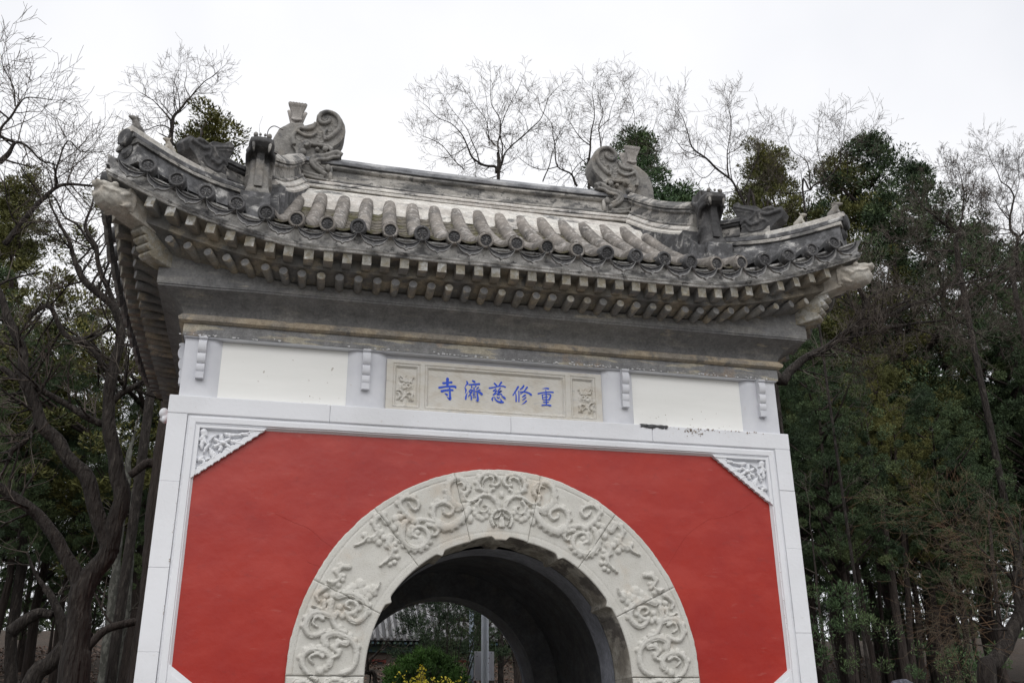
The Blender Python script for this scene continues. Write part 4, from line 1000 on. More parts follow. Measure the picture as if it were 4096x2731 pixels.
# ---- ridge-end dragons (owl tails)
def fR(x, y): q = P(2300+x*.2296, 540+y*.2296, 1.47); return (q.x, q.z)
def body_poly(): return tr(fR, [(530,800),(500,745),(440,690),(375,620),(330,540),(306,440),(318,345),(365,250),(430,190),(520,165),(620,172),(705,215),(752,290),(762,370),(760,395),(830,450),(920,500),(1010,528),(1085,570),(1130,640),(1150,740),(1140,860),(1070,930),(1050,1040),(1045,1150),(1035,1280),(640,1330),(515,1305),(520,1180),(600,1080),(540,1010),(430,930),(365,905),(372,850),(430,826)])
mb = MB(); y0, y1 = 1.50, 1.80
mb.prism([(p[0], p[1]) for p in body_poly()][::-1], y0+.018, y1)
F = lambda pts, r0, r1, yy=y0, n=5: mb.tube([(q[0], yy, q[1]) for q in cr(tr(fR, pts), n)], list(np.linspace(r0, r1, (len(pts)-1)*n+1)), 8)
F([(600,650),(520,580),(430,470),(395,350),(430,250),(520,205),(620,215),(700,280),(725,350),(690,405),(620,400),(560,350),(560,290)], .030, .024)
F([(770,430),(820,530),(920,570),(1010,580),(1080,660),(1110,760),(1090,870)], .022, .026)
F([(750,590),(830,660),(930,680),(1040,640)], .018, .022)
F([(600,500),(640,580),(620,680)], .02, .02)
F([(520,830),(580,790),(700,790),(820,800),(890,775)], .030, .018, y0-.015)
F([(370,880),(440,850),(540,900),(650,960),(760,990),(820,1040),(810,1130),(700,1200),(600,1250)], .040, .030, y0-.01)
F([(400,920),(500,950),(600,1010),(720,1040),(770,1080),(740,1130),(640,1190)], .022, .018, y0-.03)
F([(640,1290),(800,1280),(950,1265),(1040,1180)], .022, .016)
F([(600,1325),(800,1330),(1030,1310)], .016, .016)
q = fR(625, 852); mb.ball((q[0], y0-.035, q[1]), .034)
q = fR(740, 870); mb.ball((q[0], y0-.015, q[1]), .028)
q = fR(910, 830); mb.tube([(q[0]-.02, y0+.02, q[1]), (q[0], y0-.06, q[1]+.0)], [.045, .042], 12)
q = fR(960, 960); mb.ball((q[0], y0-.005, q[1]), .045)
q = fR(575, 1120); mb.ball((q[0], y0+.0, q[1]), (.035, .03, .05)); q = fR(740, 1080); mb.ball((q[0], y0, q[1]), (.05, .03, .03))
rs = random.Random(2)
for (x, y) in [(450,350),(480,440),(560,460),(520,540),(640,480),(700,520),(660,560),(720,610),(820,600),(690,680),(780,700),(860,730),(900,610),(960,620),(640,740),(940,740),(1010,720),(640,300),(660,350)]:
    c = fR(x, y); r_ = .040
    mb.tube([(c[0]+r_*math.cos(a), y0+.016, c[1]+r_*math.sin(a)) for a in np.linspace(math.pi*.95, math.pi*2.05, 7)], .0085, 5)
chi = remesh(mb, 'ridge_dragon', M['beast'], .0072, 1)
mb = MB(); 
mb.prism([(2.03, 8.05), (2.44, 8.03), (2.42, 8.35), (2.36, 8.50), (2.24, 8.60), (2.08, 8.62), (2.03, 8.5)], 1.57, 1.83)
bk = remesh(mb, 'dragon_back', M['beast'], .014, 2)
mb = MB()
for i in range(6):                         # fluted crown like a closed fan
    t = -1+2*i/5; mb.tube([(2.165+t*.050, 1.60, 8.70), (2.165+t*.066, 1.59, 8.77), (2.165+t*.100, 1.57, 8.86), (2.165+t*.108, 1.55, 8.895), (2.165+t*.104, 1.535, 8.885)], [.014, .017, .024, .030, .022], 8)
    mb.tube([(2.165+t*.070, 1.75, 8.70), (2.165+t*.115, 1.76, 8.88), (2.165+t*.12, 1.77, 8.90)], [.018, .024, .028], 8)
mb.box(2.085, 2.245, 1.61, 1.75, 8.57, 8.70); mb.box(2.10, 2.23, 1.60, 1.76, 8.68, 8.72)
mb.tube([(2.165, 1.68, 8.68), (2.165, 1.67, 8.87)], [.075, .085], 12); mb.tube([(2.09, 1.60, 8.69), (2.165, 1.585, 8.665), (2.24, 1.60, 8.69)], [.016, .02, .016], 7)
crn = remesh(mb, 'dragon_crown', M['crown'], .0085, 0)
for s in (1, -1):
    mm = Matrix.Scale(s, 4, Vector((1, 0, 0)))
    place('ridge_dragon', chi, gate, mm); place('ridge_dragon_back', bk, gate, mm); place('ridge_dragon_crown', crn, gate, mm @ Matrix.Translation((2.165, 1.68, 8.6)) @ Matrix.Diagonal((.86, .86, .95, 1)) @ Matrix.Translation((-2.165, -1.68, -8.6)))

# ---- beasts that close the descending ridges, facing out over the eave
mb = MB()
def loft(sections, n=16):
    """sections: (z, y centre, half width, half depth)"""
    v = []
    for z, yc, hw, hd in sections:
        for j in range(n):
            a = 2*math.pi*j/n; c, s_ = math.cos(a), math.sin(a); k = (abs(c)**5+abs(s_)**5)**(-1/5); v.append((hw*c*k, yc+hd*s_*k, z))
    m_ = len(sections)
    mb.add(v, [(i*n+j, i*n+(j+1) % n, (i+1)*n+(j+1) % n, (i+1)*n+j) for i in range(m_-1) for j in range(n)]+[tuple(range(n))[::-1], tuple((m_-1)*n+j for j in range(n))])
loft([(-.0, 0, .175, .17), (.07, 0, .165, .165), (.11, .01, .145, .15), (.22, .02, .128, .14), (.34, .03, .125, .130), (.44, .035, .125, .12), (.52, .04, .130, .14)])
loft([(.51, -.05, .135, .20), (.55, -.065, .160, .235), (.60, -.06, .160, .235), (.64, -.01, .13, .18), (.70, .07, .10, .10)])
mb.ball((0, -.20, .60), (.055, .05, .04))
for s in (-1, 1):
    mb.ball((s*.025, -.245, .615), .018); mb.ball((s*.085, -.15, .64), (.032, .035, .032)); mb.tube([(s*.12, -.17, .52), (s*.155, -.08, .50), (s*.15, .02, .42), (s*.145, .05, .30)], [.03, .035, .03, .02], 8)
    mb.tube([(s*.095, -.195, .54), (s*.09, -.20, .47)], [.022, .010], 7)
    mb.tube([(s*.14, -.02, .30), (s*.155, .03, .22), (s*.15, .09, .14)], [.025, .03, .015], 8)
    mb.tube([(s*.14, .05, .60), (s*.16, .12, .66), (s*.12, .16, .78)], [.035, .035, .02], 8)
for i in range(6): mb.box(-.05, .05, -.148-.004*i, -.05, .12+.062*i, .175+.062*i)
mb.box(-.10, .10, .03, .13, .66, .80)
_k = 0
fb = remesh(mb, 'descending_ridge_beast', M['beast_dark'], .0105, 1)
fbl = fb.copy(); fbl.materials.clear(); fbl.materials.append(M['beast']); fbl.materials.append(M['beast_dark'])
for p_ in fbl.polygons: p_.material_index = 1 if p_.center.z > .43+.05*noise.noise(p_.center*9) else 0
hornm = MB(); hornm.tube(cr([(0, 0, 0), (.03, -.03, .08), (-.01, .0, .18), (.07, .03, .30)], 5), list(np.linspace(.007, .003, 16)), 6); hornm = hornm.mesh('horn', M['iron'], True)
hornc = MB(); hornc.tube(cr([(.12, 0, .17), (.0, -.02, .19), (-.07, -.02, .12), (-.06, 0, -.02), (.0, 0, -.10), (.07, 0, -.13)], 6), list(np.linspace(.004, .009, 31)), 6); hornc = hornc.mesh('horn', M['iron'], True)
for s in (-1, 1):
    base = Matrix.Translation((s*2.475, .17, 6.66)) @ Matrix.Rotation(s*-.05, 4, 'Z') @ Matrix.Diagonal((.80, .95, 1.0, 1))
    b_ = place('descending_ridge_beast', fbl if s < 0 else fb, gate, base)
    for i in range(6):                     # belly plates, fangs and eyes, crisp
        q = MB(); y_ = -.128+.016*i*(1 if i < 3 else .9); q.box(-.048, .048, y_-.045, y_+.05, .105+.060*i, .158+.060*i)
        o = bpy.data.objects.new('belly_plate', q.mesh('belly_plate', fbl.materials[0] if (s < 0 and i < 5) else M['beast_dark'])); COL.objects.link(o); o.parent = b_
    for k in (-1, 1):
        q = MB(); q.tube([(k*.10, -.255, .545), (k*.098, -.262, .50), (k*.092, -.262, .455)], [.024, .019, .008], 8); o = bpy.data.objects.new('fang', q.mesh('fang', M['ridge'] if s < 0 else M['beast'], True)); COL.objects.link(o); o.parent = b_
        q = MB(); q.ball((k*.085, -.225, .655), (.030, .03, .030)); o = bpy.data.objects.new('eye', q.mesh('eye', M['beast'], True)); COL.objects.link(o); o.parent = b_
        q = MB(); q.tube([(k*.03, -.285, .625), (k*.03, -.30, .63)], [.019, .013], 8); o = bpy.data.objects.new('nostril', q.mesh('nostril', M['beast'], True)); COL.objects.link(o); o.parent = b_
    q = MB(); xa, xb = sorted((s*2.33, s*2.625)); q.box(xa, xb, -.03, .55, 6.30, 6.675); bev(link('beast_plinth', q.mesh('beast_plinth', M['mortar_dark']), gate), .01)
    xc, xd = sorted((s*2.20, s*2.59)); q = MB(); q.box(xc, xd, .30, .80, 6.50, 6.97); bev(link('ridge_end_block', q.mesh('ridge_end_block', M['mortar_dark']), gate), .008)
    for k in (-1, 1):
        if s > 0: m_ = base @ Matrix.Translation((k*.08, .06, .70)) @ Matrix.Rotation(.3*k, 4, 'Z')
        else: m_ = (base @ Matrix.Translation((.13, .02, .74))) if k > 0 else (base @ Matrix.Translation((-.05, .02, .72)) @ Matrix.Diagonal((.35, .4, 1.1, 1)))
        o = bpy.data.objects.new('horn', hornc if (s < 0 and k > 0) else hornm); COL.objects.link(o); o.parent = b_; o.matrix_basis = base.inverted() @ m_

# ---- beasts on the corner ridges, seen from the side
def hipq(px, py):                          # point on the upright plane of the right-hand hip line
    o, d = ray(px, py); t = (2.94-o.x-o.y)/(d.x+d.y); q = o+d*t; return ((q.x-2.6)*math.sqrt(2), q.z)
def fH(x, y): return hipq(2560+x*.29762, 680+y*.29762)
pl = tr(fH, [(1280,505),(1350,470),(1390,510),(1480,520),(1590,525),(1650,565),(1700,560),(1790,520),(1850,550),(1930,530),(1975,590),(1940,680),(1860,740),(1800,820),(1760,900),(1400,960),(1385,860),(1420,800),(1360,720),(1310,620),(1275,560)])
mb = MB(); mb.prism(pl[::-1], -.085, .085)
G = lambda pts, r0, r1, yy=-.088: [mb.tube([(q[0], sg*abs(yy), q[1]) for q in cr(tr(fH, pts), 5)], list(np.linspace(r0, r1, (len(pts)-1)*5+1)), 7) for sg in (-1, 1)]
G([(1300,540),(1400,560),(1500,580),(1580,600),(1540,680),(1480,720)], .012, .010); G([(1320,590),(1420,600),(1520,620)], .008, .006)
G([(1620,590),(1640,680),(1660,740)], .022, .014); G([(1380,780),(1450,720),(1520,780),(1630,750)], .020, .022)
G([(1660,620),(1740,640),(1820,620),(1930,580)], .022, .026); G([(1680,580),(1780,545),(1850,570)], .018, .014)
G([(1640,700),(1720,720),(1740,760),(1690,830)], .016, .010); G([(1390,820),(1450,790),(1500,860),(1580,860),(1700,830)], .012, .010)
q = fH(1780, 562)
for sg in (-1, 1): mb.ball((q[0], sg*.085, q[1]), .022)
hb = remesh(mb, 'corner_ridge_beast', M['beast_dark'], .0085, 1)
bmS = []
def small_beast(kind):
    mb = MB()
    mb.tube([(-.06, 0, 0), (-.05, 0, .05), (-.01, 0, .09), (.02, 0, .13)], [.045, .045, .036, .026], 10)
    mb.tube([(.03, 0, 0), (.035, 0, .05), (.01, 0, .10)], [.016, .018, .02], 8)
    mb.ball((.035, 0, .15), (.036, .026, .026)); mb.ball((.07, 0, .145), (.018, .016, .014))
    for s_ in (-1, 1): mb.tube([(.01, s_*.015, .165), (-.005, s_*.018, .195)], [.011, .004], 6)
    if kind: 
        for i in range(5): mb.tube([(-.0+.004*i, 0, .17-.02*i), (-.05, 0, .185-.024*i)], [.012, .004], 6)
    mb.box(-.09, .07, -.035, .035, -.03, .01)
    return remesh(mb, 'small_beast', M['pale_beast'] if not kind else M['beast'], .006, 1)
sbm = [small_beast(0), small_beast(1)]
c45 = 1/math.sqrt(2)
for s in (-1, 1):
    # columns: image of local x (outward along the hip), local y (sideways), z
    ox_ = Vector((s*c45, -c45, 0)); oy_ = Vector((-(-c45), s*c45, 0)) if s > 0 else Vector((c45, -c45*-1*-1, 0))
    oy_ = Vector((0, 0, 1)).cross(ox_)
    mm = Matrix((ox_, oy_, Vector((0, 0, 1)))).transposed().to_4x4(); mm.translation = Vector((s*2.6, .34, 0))
    b_ = place('corner_ridge_beast', hb, gate, mm)
    q = fH(1700, 545)
    for k in (-1, 1):
        o = bpy.data.objects.new('horn', hornm); COL.objects.link(o); o.parent = b_
        o.matrix_basis = Matrix.Translation((q[0]+.02*k, .03*k, q[1]-.01)) @ Matrix.Rotation(.5+k, 4, 'Z') @ Matrix.Diagonal((1.2, 1.2, .9, 1))
    for i, t in enumerate((.66, .89)):
        m2 = mm.copy(); m2.translation = Vector(hp(s, (.42, .80)[i], 6.79)); m2 = m2 @ Matrix.Scale(.88 if i == 0 else 1.0, 4)
        place('small_ridge_beast', sbm[i], gate, m2)
    # the big beasts of the back corners peep over the ridge
    mb2 = mm.copy(); 
    ox2 = Vector((s*c45, c45, 0)); oy2 = Vector((0, 0, 1)).cross(ox2); mq = Matrix((ox2, oy2, Vector((0, 0, 1)))).transposed().to_4x4(); mq.translation = Vector((s*2.6, D-.34, 0)); place('corner_ridge_beast', hb, gate, mq)
    place('descending_ridge_beast', fb, gate, Matrix.Translation((s*2.475, D-.17, 6.66)) @ Matrix.Rotation(math.pi, 4, 'Z'))
# ------------------------------------------------------------------ ground
M['pave'] = material('grey_stone_paving', (.24, .23, .21, 1), [((.17, .165, .15, 1), 1.2, .5, .1, .7, O, 7)], rough=.9, bump=.3, bump_scale=20)
M['soil'] = material('leaf_strewn_soil', (.030, .021, .015, 1), [((.058, .039, .028, 1), 9, .53, .07, .85, O, 8), ((.028, .024, .016, 1), 2, .55, .1, .7, O, 6), ((.10, .07, .052, 1), 30, .62, .05, .8, O, 5)], rough=.95, bump=.8, bump_scale=16, bdist=.05)
M['leaflit'] = material('dry_leaf', (.10, .06, .042, 1), [((.24, .175, .14, 1), 6, .55, .1, .8, O, 3), ((.10, .055, .035, 1), 4, .5, .1, .7, O, 3)], rough=.8)
mb = MB(); xs = [-300, -150, -80, -50]+list(np.arange(-36, 37, 1.5))+[50, 80, 150, 300]; ys = [-200, -80, -30, -16]+list(np.arange(-12, 46, 1.2))+[50, 56, 64, 75, 100, 160, 300, 600]
v = [(x, y, ground_z(x, y)) for x in xs for y in ys]; ny = len(ys)
mb.add(v, [(i*ny+j, (i+1)*ny+j, (i+1)*ny+j+1, i*ny+j+1) for i in range(len(xs)-1) for j in range(ny-1)])
g = link('ground', mb.mesh('ground', M['soil'], True), kind='structure')
mb = MB(); xs = np.linspace(-7, 7, 15); ys = np.linspace(-16, 4, 25)
mb.add([(x, y, ground_z(x, y)+.012) for x in xs for y in ys], [(i*25+j, (i+1)*25+j, (i+1)*25+j+1, i*25+j+1) for i in range(14) for j in range(24)])
link('pavement', mb.mesh('pavement', M['pave'], True), kind='structure')
# dry leaves on the slopes
rl = random.Random(8); mb = MB()
for k in range(34000):
    if k < 22000: x = rl.uniform(4, 22); y = rl.uniform(4, 34)
    elif k < 25500: x = rl.uniform(-5, 4); y = rl.uniform(7, 26)
    else: x = rl.uniform(-14, -5); y = rl.uniform(6, 30)
    z = ground_z(x, y)+rl.uniform(.01, .05); r = rl.uniform(.03, .075); a = rl.uniform(0, 6.28); t1, t2 = rl.uniform(-.6, .6), rl.uniform(-.6, .6)
    c, s_ = math.cos(a)*r, math.sin(a)*r
    mb.v += [(x+c, y+s_, z+t1*r+.02), (x-s_*.6, y+c*.6, z+t2*r*.6), (x-c, y-s_, z-t1*r+.02), (x+s_*.6, y-c*.6, z-t2*r*.6)]
    n = len(mb.v); mb.f.append((n-4, n-3, n-2, n-1)); mb.m.append(0)
lit = link('leaf_litter', mb.mesh('leaf_litter', M['leaflit']), kind='stuff')

# ------------------------------------------------------------------ trees
M['bark'] = material('dark_bark', (.021, .017, .015, 1), [((.080, .070, .060, 1), 16, .58, .04, .7, (1, 1, .25), 7), ((.03, .025, .022, 1), 20, .5, .1, .8, (1, 1, .2), 7)], rough=.95, bump=1.0, bump_scale=22, bdist=.12, bst=(1, 1, .22))
M['bark2'] = material('brown_cypress_bark', (.030, .023, .020, 1), [((.045, .035, .03, 1), 18, .5, .1, .8, (1, 1, .15), 7)], rough=.95, bump=1.0, bump_scale=24, bdist=.10, bst=(1, 1, .12))
M['bark3'] = material('mottled_grey_bark', (.05, .05, .043, 1), [((.12, .12, .105, 1), 16, .56, .06, .8, (1, 1, .5), 5)], rough=.9, bump=.5, bump_scale=20)
M['twig'] = material('grey_brown_twig', (.070, .056, .046, 1), [((.16, .14, .12, 1), 1.5, .56, .08, .7, O, 3)], rough=.9)
M['twig_o'] = material('orange_brown_twig', (.14, .085, .05, 1), [((.10, .09, .065, 1), 3, .5, .1, .8, O, 3)], rough=.9)
def foliage_mat(name, c1, c2, c3):
    m = bpy.data.materials.new(name); m.use_nodes = True; t = m.node_tree; b = t.nodes['Principled BSDF']; b.inputs['Roughness'].default_value = .75; b.inputs['Specular IOR Level'].default_value = .25
    geo = t.nodes.new('ShaderNodeNewGeometry'); n = t.nodes.new('ShaderNodeTexNoise'); n.inputs['Scale'].default_value = .9; n.inputs['Detail'].default_value = 5; t.links.new(geo.outputs['Position'], n.inputs['Vector'])
    r = t.nodes.new('ShaderNodeValToRGB'); e = r.color_ramp.elements; e[0].position = .36; e[0].color = c1; e[1].position = .66; e[1].color = c3; q = e.new(.52); q.color = c2
    t.links.new(n.outputs['Fac'], r.inputs[0])
    h = t.nodes.new('ShaderNodeHueSaturation'); mr = t.nodes.new('ShaderNodeMapRange'); mr.inputs['To Min'].default_value = .6; mr.inputs['To Max'].default_value = 1.45
    t.links.new(geo.outputs['Random Per Island'], mr.inputs['Value']); t.links.new(mr.outputs[0], h.inputs['Value']); t.links.new(r.outputs[0], h.inputs['Color'])
    t.links.new(h.outputs[0], b.inputs['Base Color']); return m
M['cyp_a'] = foliage_mat('dark_cypress_foliage', (.028, .046, .024, 1), (.048, .076, .034, 1), (.080, .105, .042, 1))
M['cyp_b'] = foliage_mat('olive_cypress_foliage', (.062, .068, .022, 1), (.098, .100, .030, 1), (.14, .135, .042, 1))
M['cyp_c'] = foliage_mat('green_cypress_foliage', (.032, .060, .026, 1), (.052, .092, .038, 1), (.085, .125, .052, 1))
M['brush'] = foliage_mat('clipped_bush_foliage', (.028, .062, .012, 1), (.045, .10, .018, 1), (.07, .15, .028, 1))
M['yellow'] = material('yellow_forsythia', (.62, .52, .03, 1), rough=.6)

def leaf_mesh(name, clumps, per, size, mat, seed, flat=.8, core=None):
    """clumps: (x, y, z, r); sprays of small leaf faces spread through every clump, pointing up and outwards"""
    r = np.random.RandomState(seed); C = np.array(clumps); n = len(C)*per; c = np.repeat(C, per, 0)
    d = r.normal(size=(n, 3)); d /= np.linalg.norm(d, axis=1)[:, None]; rad = r.uniform(.25, 1, n)**.5
    p = c[:, :3]+d*(rad*c[:, 3])[:, None]*np.array([1, 1, flat])
    ax = d*.8+np.array([0, 0, .7])+r.normal(size=(n, 3))*.45; ax /= np.linalg.norm(ax, axis=1)[:, None]
    sd_ = np.cross(ax, r.normal(size=(n, 3))); sd_ /= np.linalg.norm(sd_, axis=1)[:, None]+1e-9
    L = size*r.uniform(.6, 1.5, n); W = L*r.uniform(.16, .34, n)
    a = p-ax*(L/2)[:, None]; b = p+sd_*W[:, None]*.5; t = p+ax*(L/2)[:, None]; e = p-sd_*W[:, None]*.5
    v = np.stack([a, b, t, e], 1).reshape(-1, 3)
    me = bpy.data.meshes.new(name); me.vertices.add(4*n); me.vertices.foreach_set('co', v.ravel())
    me.loops.add(4*n); me.loops.foreach_set('vertex_index', np.arange(4*n)); me.polygons.add(n); me.polygons.foreach_set('loop_start', np.arange(0, 4*n, 4)); me.polygons.foreach_set('loop_total', np.full(n, 4))
    me.materials.append(mat); me.update(calc_edges=True); me.validate(); return me
def cypress_proto(seed, h, r, mat, base=.25, n=170, per=150, size=.052):
    rd = random.Random(seed); cl = []; limbs = []
    mb = MB(); tr_ = [(0, 0, -.8)]; x = y = 0
    for i in range(9): x += rd.uniform(-.09, .09); y += rd.uniform(-.09, .09); tr_.append((x, y, h*.93*(i+1)/9))
    R0 = .009*h+.02; mb.tube(tr_, [R0*1.25]+[R0*(1-.88*i/9) for i in range(1, 10)], 9)
    pls = []
    for i in range(26):                    # upswept plumes, each with its own tip
        t = base+(1-base)*((i+.5)/26)**.92; a = i*2.4+rd.uniform(-.5, .5)
        env = min(1, (t-base)/.16+.35)*(1-max(0, (t-base)/(1-base))**1.9)**.75
        rho = r*env*rd.uniform(.30, .80); pr_ = (.20+.36*env)*rd.uniform(.75, 1.2)*r/1.9; pls.append((rho*math.cos(a), rho*math.sin(a), t*h, pr_, pr_*rd.uniform(1.5, 2.6)))
    pls += [(x, y, h*.92, .30, .8), (x+.3, y-.2, h*.86, .32, .7), (x-.32, y+.1, h*.83, .34, .75)]
    wts = [q[3]**2*q[4] for q in pls]
    while len(cl) < n:
        if rd.random() < .48:              # the full body between the plumes
            t = base+(1-base)*rd.random()**.95; a = rd.uniform(0, 6.28); env = min(1, (t-base)/.18+.3)*(1-max(0, (t-base)/(1-base))**2.4)**.8
            rr_ = r*env*rd.random()**.5*.86; cl.append((x*t+rr_*math.cos(a), y*t+rr_*math.sin(a), t*h, rd.uniform(.10, .25))); continue
        q = rd.choices(pls, wts)[0]; v3 = Vector((rd.gauss(0, 1), rd.gauss(0, 1), rd.gauss(0, 1))).normalized()*rd.random()**.4
        tp = 1-.62*max(0, v3.z); px, py, pz = q[0]+v3.x*q[3]*tp, q[1]+v3.y*q[3]*tp, q[2]+v3.z*q[4]
        cl.append((px, py, min(pz, h*1.0), rd.uniform(.08, .20)))
        if len(cl) % 7 == 0: limbs.append(((0, 0, max(.5, pz-.5*math.hypot(px, py)-.3)), (px, py, pz)))
    for a, b in limbs:
        m_ = ((a[0]+b[0])/2, (a[1]+b[1])/2, (a[2]*.6+b[2]*.4)); mb.tube([a, m_, b], [.035, .025, .010], 5)
    return mb.mesh('trunk', M['bark2'], True), leaf_mesh('crown', cl, per, size, mat, seed)
CP = {}
for i, (mt, seed, h, r, base, n) in enumerate((('cyp_a', 1, 9, 1.9, .22, 200), ('cyp_b', 2, 9, 1.7, .22, 190), ('cyp_c', 3, 9, 1.8, .25, 190), ('cyp_a', 4, 9, 2.3, .38, 220), ('cyp_b', 5, 9, 2.1, .40, 200), ('cyp_c', 6, 9, 2.2, .30, 200))):
    CP[i] = cypress_proto(seed, h, r, M[mt], base, int(n*1.9), 250)
def cypress(kind, x, y, h, label, wide=1.0, rz=0, group=None, lean=0):
    zg = ground_z(x, y); t = thing('cypress_tree', label, 'tree', (x, y, zg), rz, group)
    s = h/9.0
    for nm, me in zip(('trunk', 'crown'), CP[kind]):
        o = bpy.data.objects.new(nm, me); COL.objects.link(o); o.parent = t; o.scale = (s*wide, s*wide, s)
    if lean: t.rotation_euler = (lean*.3, lean, rz)
    return t
def cyp_top(kind, px, py, y, label, wide=1.0, rz=0, **k):
    """a cypress standing at depth y whose top shows at the photograph position"""
    q = P(px, py, y); return cypress(kind, q.x, y, (q.z-ground_z(q.x, y))/.985, label, wide, rz, **k)
cyp_top(1, 815, 455, 13, 'olive cypress whose tip rises behind the left roof corner between two dark beasts', 1.55, 1)
cyp_top(1, 130, 715, 16, 'olive cypress at the left edge behind the crooked bare tree', 1.4, 2)
cyp_top(2, 350, 1290, 18, 'shorter green cypress showing under the sky gap left of the gate', 1.25, .5)
cyp_top(2, 2545, 565, 15, 'green cypress behind the right ridge dragon and its crown', 1.35, 3)
cyp_top(2, 2740, 790, 17, 'green cypress just right of the right ridge dragon, lower than its neighbour', 1.5, 4)
cyp_top(1, 3015, 600, 17, 'olive cypress rising above the right corner ridge beast', 1.2, .3)
cyp_top(1, 3130, 640, 18.5, 'olive cypress with a split tip next to the right corner ridge', 1.1, 2.2)
cyp_top(1, 3290, 690, 17, 'olive cypress between the right roof corner and the tall dark cypress', 1.25, 5)
cyp_top(0, 3455, 575, 16, 'tallest dark green cypress right of the gate roof', 1.35, 1.2)
cyp_top(0, 3640, 690, 17.5, 'dark green cypress leaning out beside the tallest one', 1.3, .4)
cyp_top(0, 3890, 915, 18, 'dark cypress with a pointed tip near the right edge', 1.3, 2.5)
cyp_top(2, 4090, 1010, 16, 'green cypress cut by the right edge of the view', 1.1, 3.5)
# the grove behind and beside
GR = 'cypresses of the grove behind the gate'
rg = random.Random(21)
def ordn(i): return ['first', 'second', 'third', 'fourth', 'fifth', 'sixth', 'seventh', 'eighth', 'ninth', 'tenth', 'eleventh', 'twelfth', 'thirteenth', 'fourteenth', 'fifteenth', 'sixteenth'][i]
def grove(lst, side):
    rows = (('front row', 0, 14.5), ('middle row', 14.5, 21), ('back row', 21, 99))
    for rn, ya, yb in rows:
        sel = sorted([q for q in lst if ya <= q[2] < yb], key=lambda q: q[0] if side == 'right' else -q[0])
        for i, (px, py, y, kd) in enumerate(sel):
            cn = ('dark', 'olive', 'green')[kd % 3]
            cyp_top(kd, px, py, y, '%s evergreen of the %s grove, %s from the gate in the %s' % (cn, side, ordn(i), rn), rg.uniform(.85, 1.1), rg.uniform(0, 6), group=GR)
grove([(3230, 1330, 11, 3), (3480, 1450, 12.5, 4), (3690, 1560, 11.5, 3), (3960, 1180, 13.5, 3), (3330, 1120, 20, 4), (3560, 1000, 23, 3), (4010, 1120, 21, 3), (3180, 980, 24, 5), (3440, 1240, 17, 3), (3640, 1400, 19, 4),
         (3050, 1200, 15, 3), (2950, 1150, 22, 3), (4120, 1350, 14, 0), (3250, 1300, 28, 3), (3120, 1480, 13, 3), (3560, 1560, 16, 5), (4060, 1650, 19, 3), (3350, 1500, 24, 3), (3220, 1950, 25, 0), (3330, 2050, 21, 2), (3480, 1980, 27, 0), (3620, 2100, 24, 1), (3760, 1990, 30, 0), (3900, 2080, 25, 2), (4050, 2000, 29, 0), (3550, 2250, 17, 0), (3850, 1850, 34, 1), (3400, 1800, 33, 0)], 'right')
grove([(-60, 1000, 14, 3), (60, 1150, 18, 4), (180, 1300, 13, 3), (-150, 900, 20, 0), (420, 1420, 15, 3), (560, 1520, 13, 3), (280, 1500, 22, 3), (640, 1560, 18, 3), (-30, 1500, 11, 3), (700, 1700, 22, 3), (10, 800, 22, 1), (100, 1500, 26, 4), (40, 1950, 24, 0), (170, 2050, 21, 0), (300, 1980, 26, 2), (430, 2100, 23, 0), (-60, 2100, 27, 2), (560, 2080, 27, 0)], 'left')
# unseen tree row added behind the viewer to dim low sky; distant wood too
M['far'] = foliage_mat('wood_foliage', (.03, .045, .022, 1), (.045, .062, .028, 1), (.06, .075, .035, 1))
rw = random.Random(77); cl = []
for i in range(46):
    x = -46+2.05*i+rw.uniform(-.6, .6); y = -30-rw.uniform(0, 9)-abs(x)*.1; h = rw.uniform(9, 13); z0 = ground_z(x, y)
    for k in range(26): t_ = rw.random(); cl.append((x+rw.gauss(0, 1.0), y+rw.gauss(0, .8), z0+1+t_*(h-1), 1.1*(1-.6*t_)+.25))
for i in range(150):
    x = -70+1.0*i+rw.uniform(-.6, .6); y = 44+rw.uniform(0, 12); z0 = ground_z(x, y); h = rw.uniform(2.5, 5.5)
    for k in range(7): t_ = rw.random(); cl.append((x+rw.gauss(0, .8), y+rw.gauss(0, .8), z0+t_*h, .9*(1-.5*t_)+.2))
wd = link('woods_and_added_trees', leaf_mesh('woods_and_added_trees', cl, 42, .50, M['far'], 5), kind='stuff')

# ---- bare trees: traced limbs, grown twigs
def grow(rd, mb, p, d, L, r, depth, up=.3, wig=.22, ratio=.68, nb=(2, 3), mat=0, minr=.0030, seg=.16):
    """a wandering twig that forks"""
    n = max(3, int(L/seg)); pts = [Vector(p)]; rs = [r]; d = Vector(d).normalized()
    for i in range(n):
        d = (d+Vector((rd.gauss(0, wig), rd.gauss(0, wig), rd.gauss(0, wig)))*.45+Vector((0, 0, up*.3))).normalized()
        pts.append(pts[-1]+d*L/n); rs.append(max(minr, r*(1-.55*(i+1)/n)))
    mb.tube(pts, rs, 6 if r > .03 else (4 if r > .012 else 3), 0 if r > .012 else mat, cap=False)
    if depth <= 0: return
    for k in range(rd.randint(*nb)+1):
        i = rd.randint(max(1, n//4), n); q = pts[i]; t = (pts[i]-pts[i-1]).normalized(); a = t.orthogonal().normalized(); a.rotate(Matrix.Rotation(rd.uniform(0, 6.28), 3, t))
        dd = (t*rd.uniform(.5, 1.1)+a*rd.uniform(.5, 1.0)).normalized()
        grow(rd, mb, q, dd, L*ratio*rd.uniform(.7, 1.15), max(minr, rs[i]*.62), depth-1, up, wig, ratio, nb, mat, minr, seg)
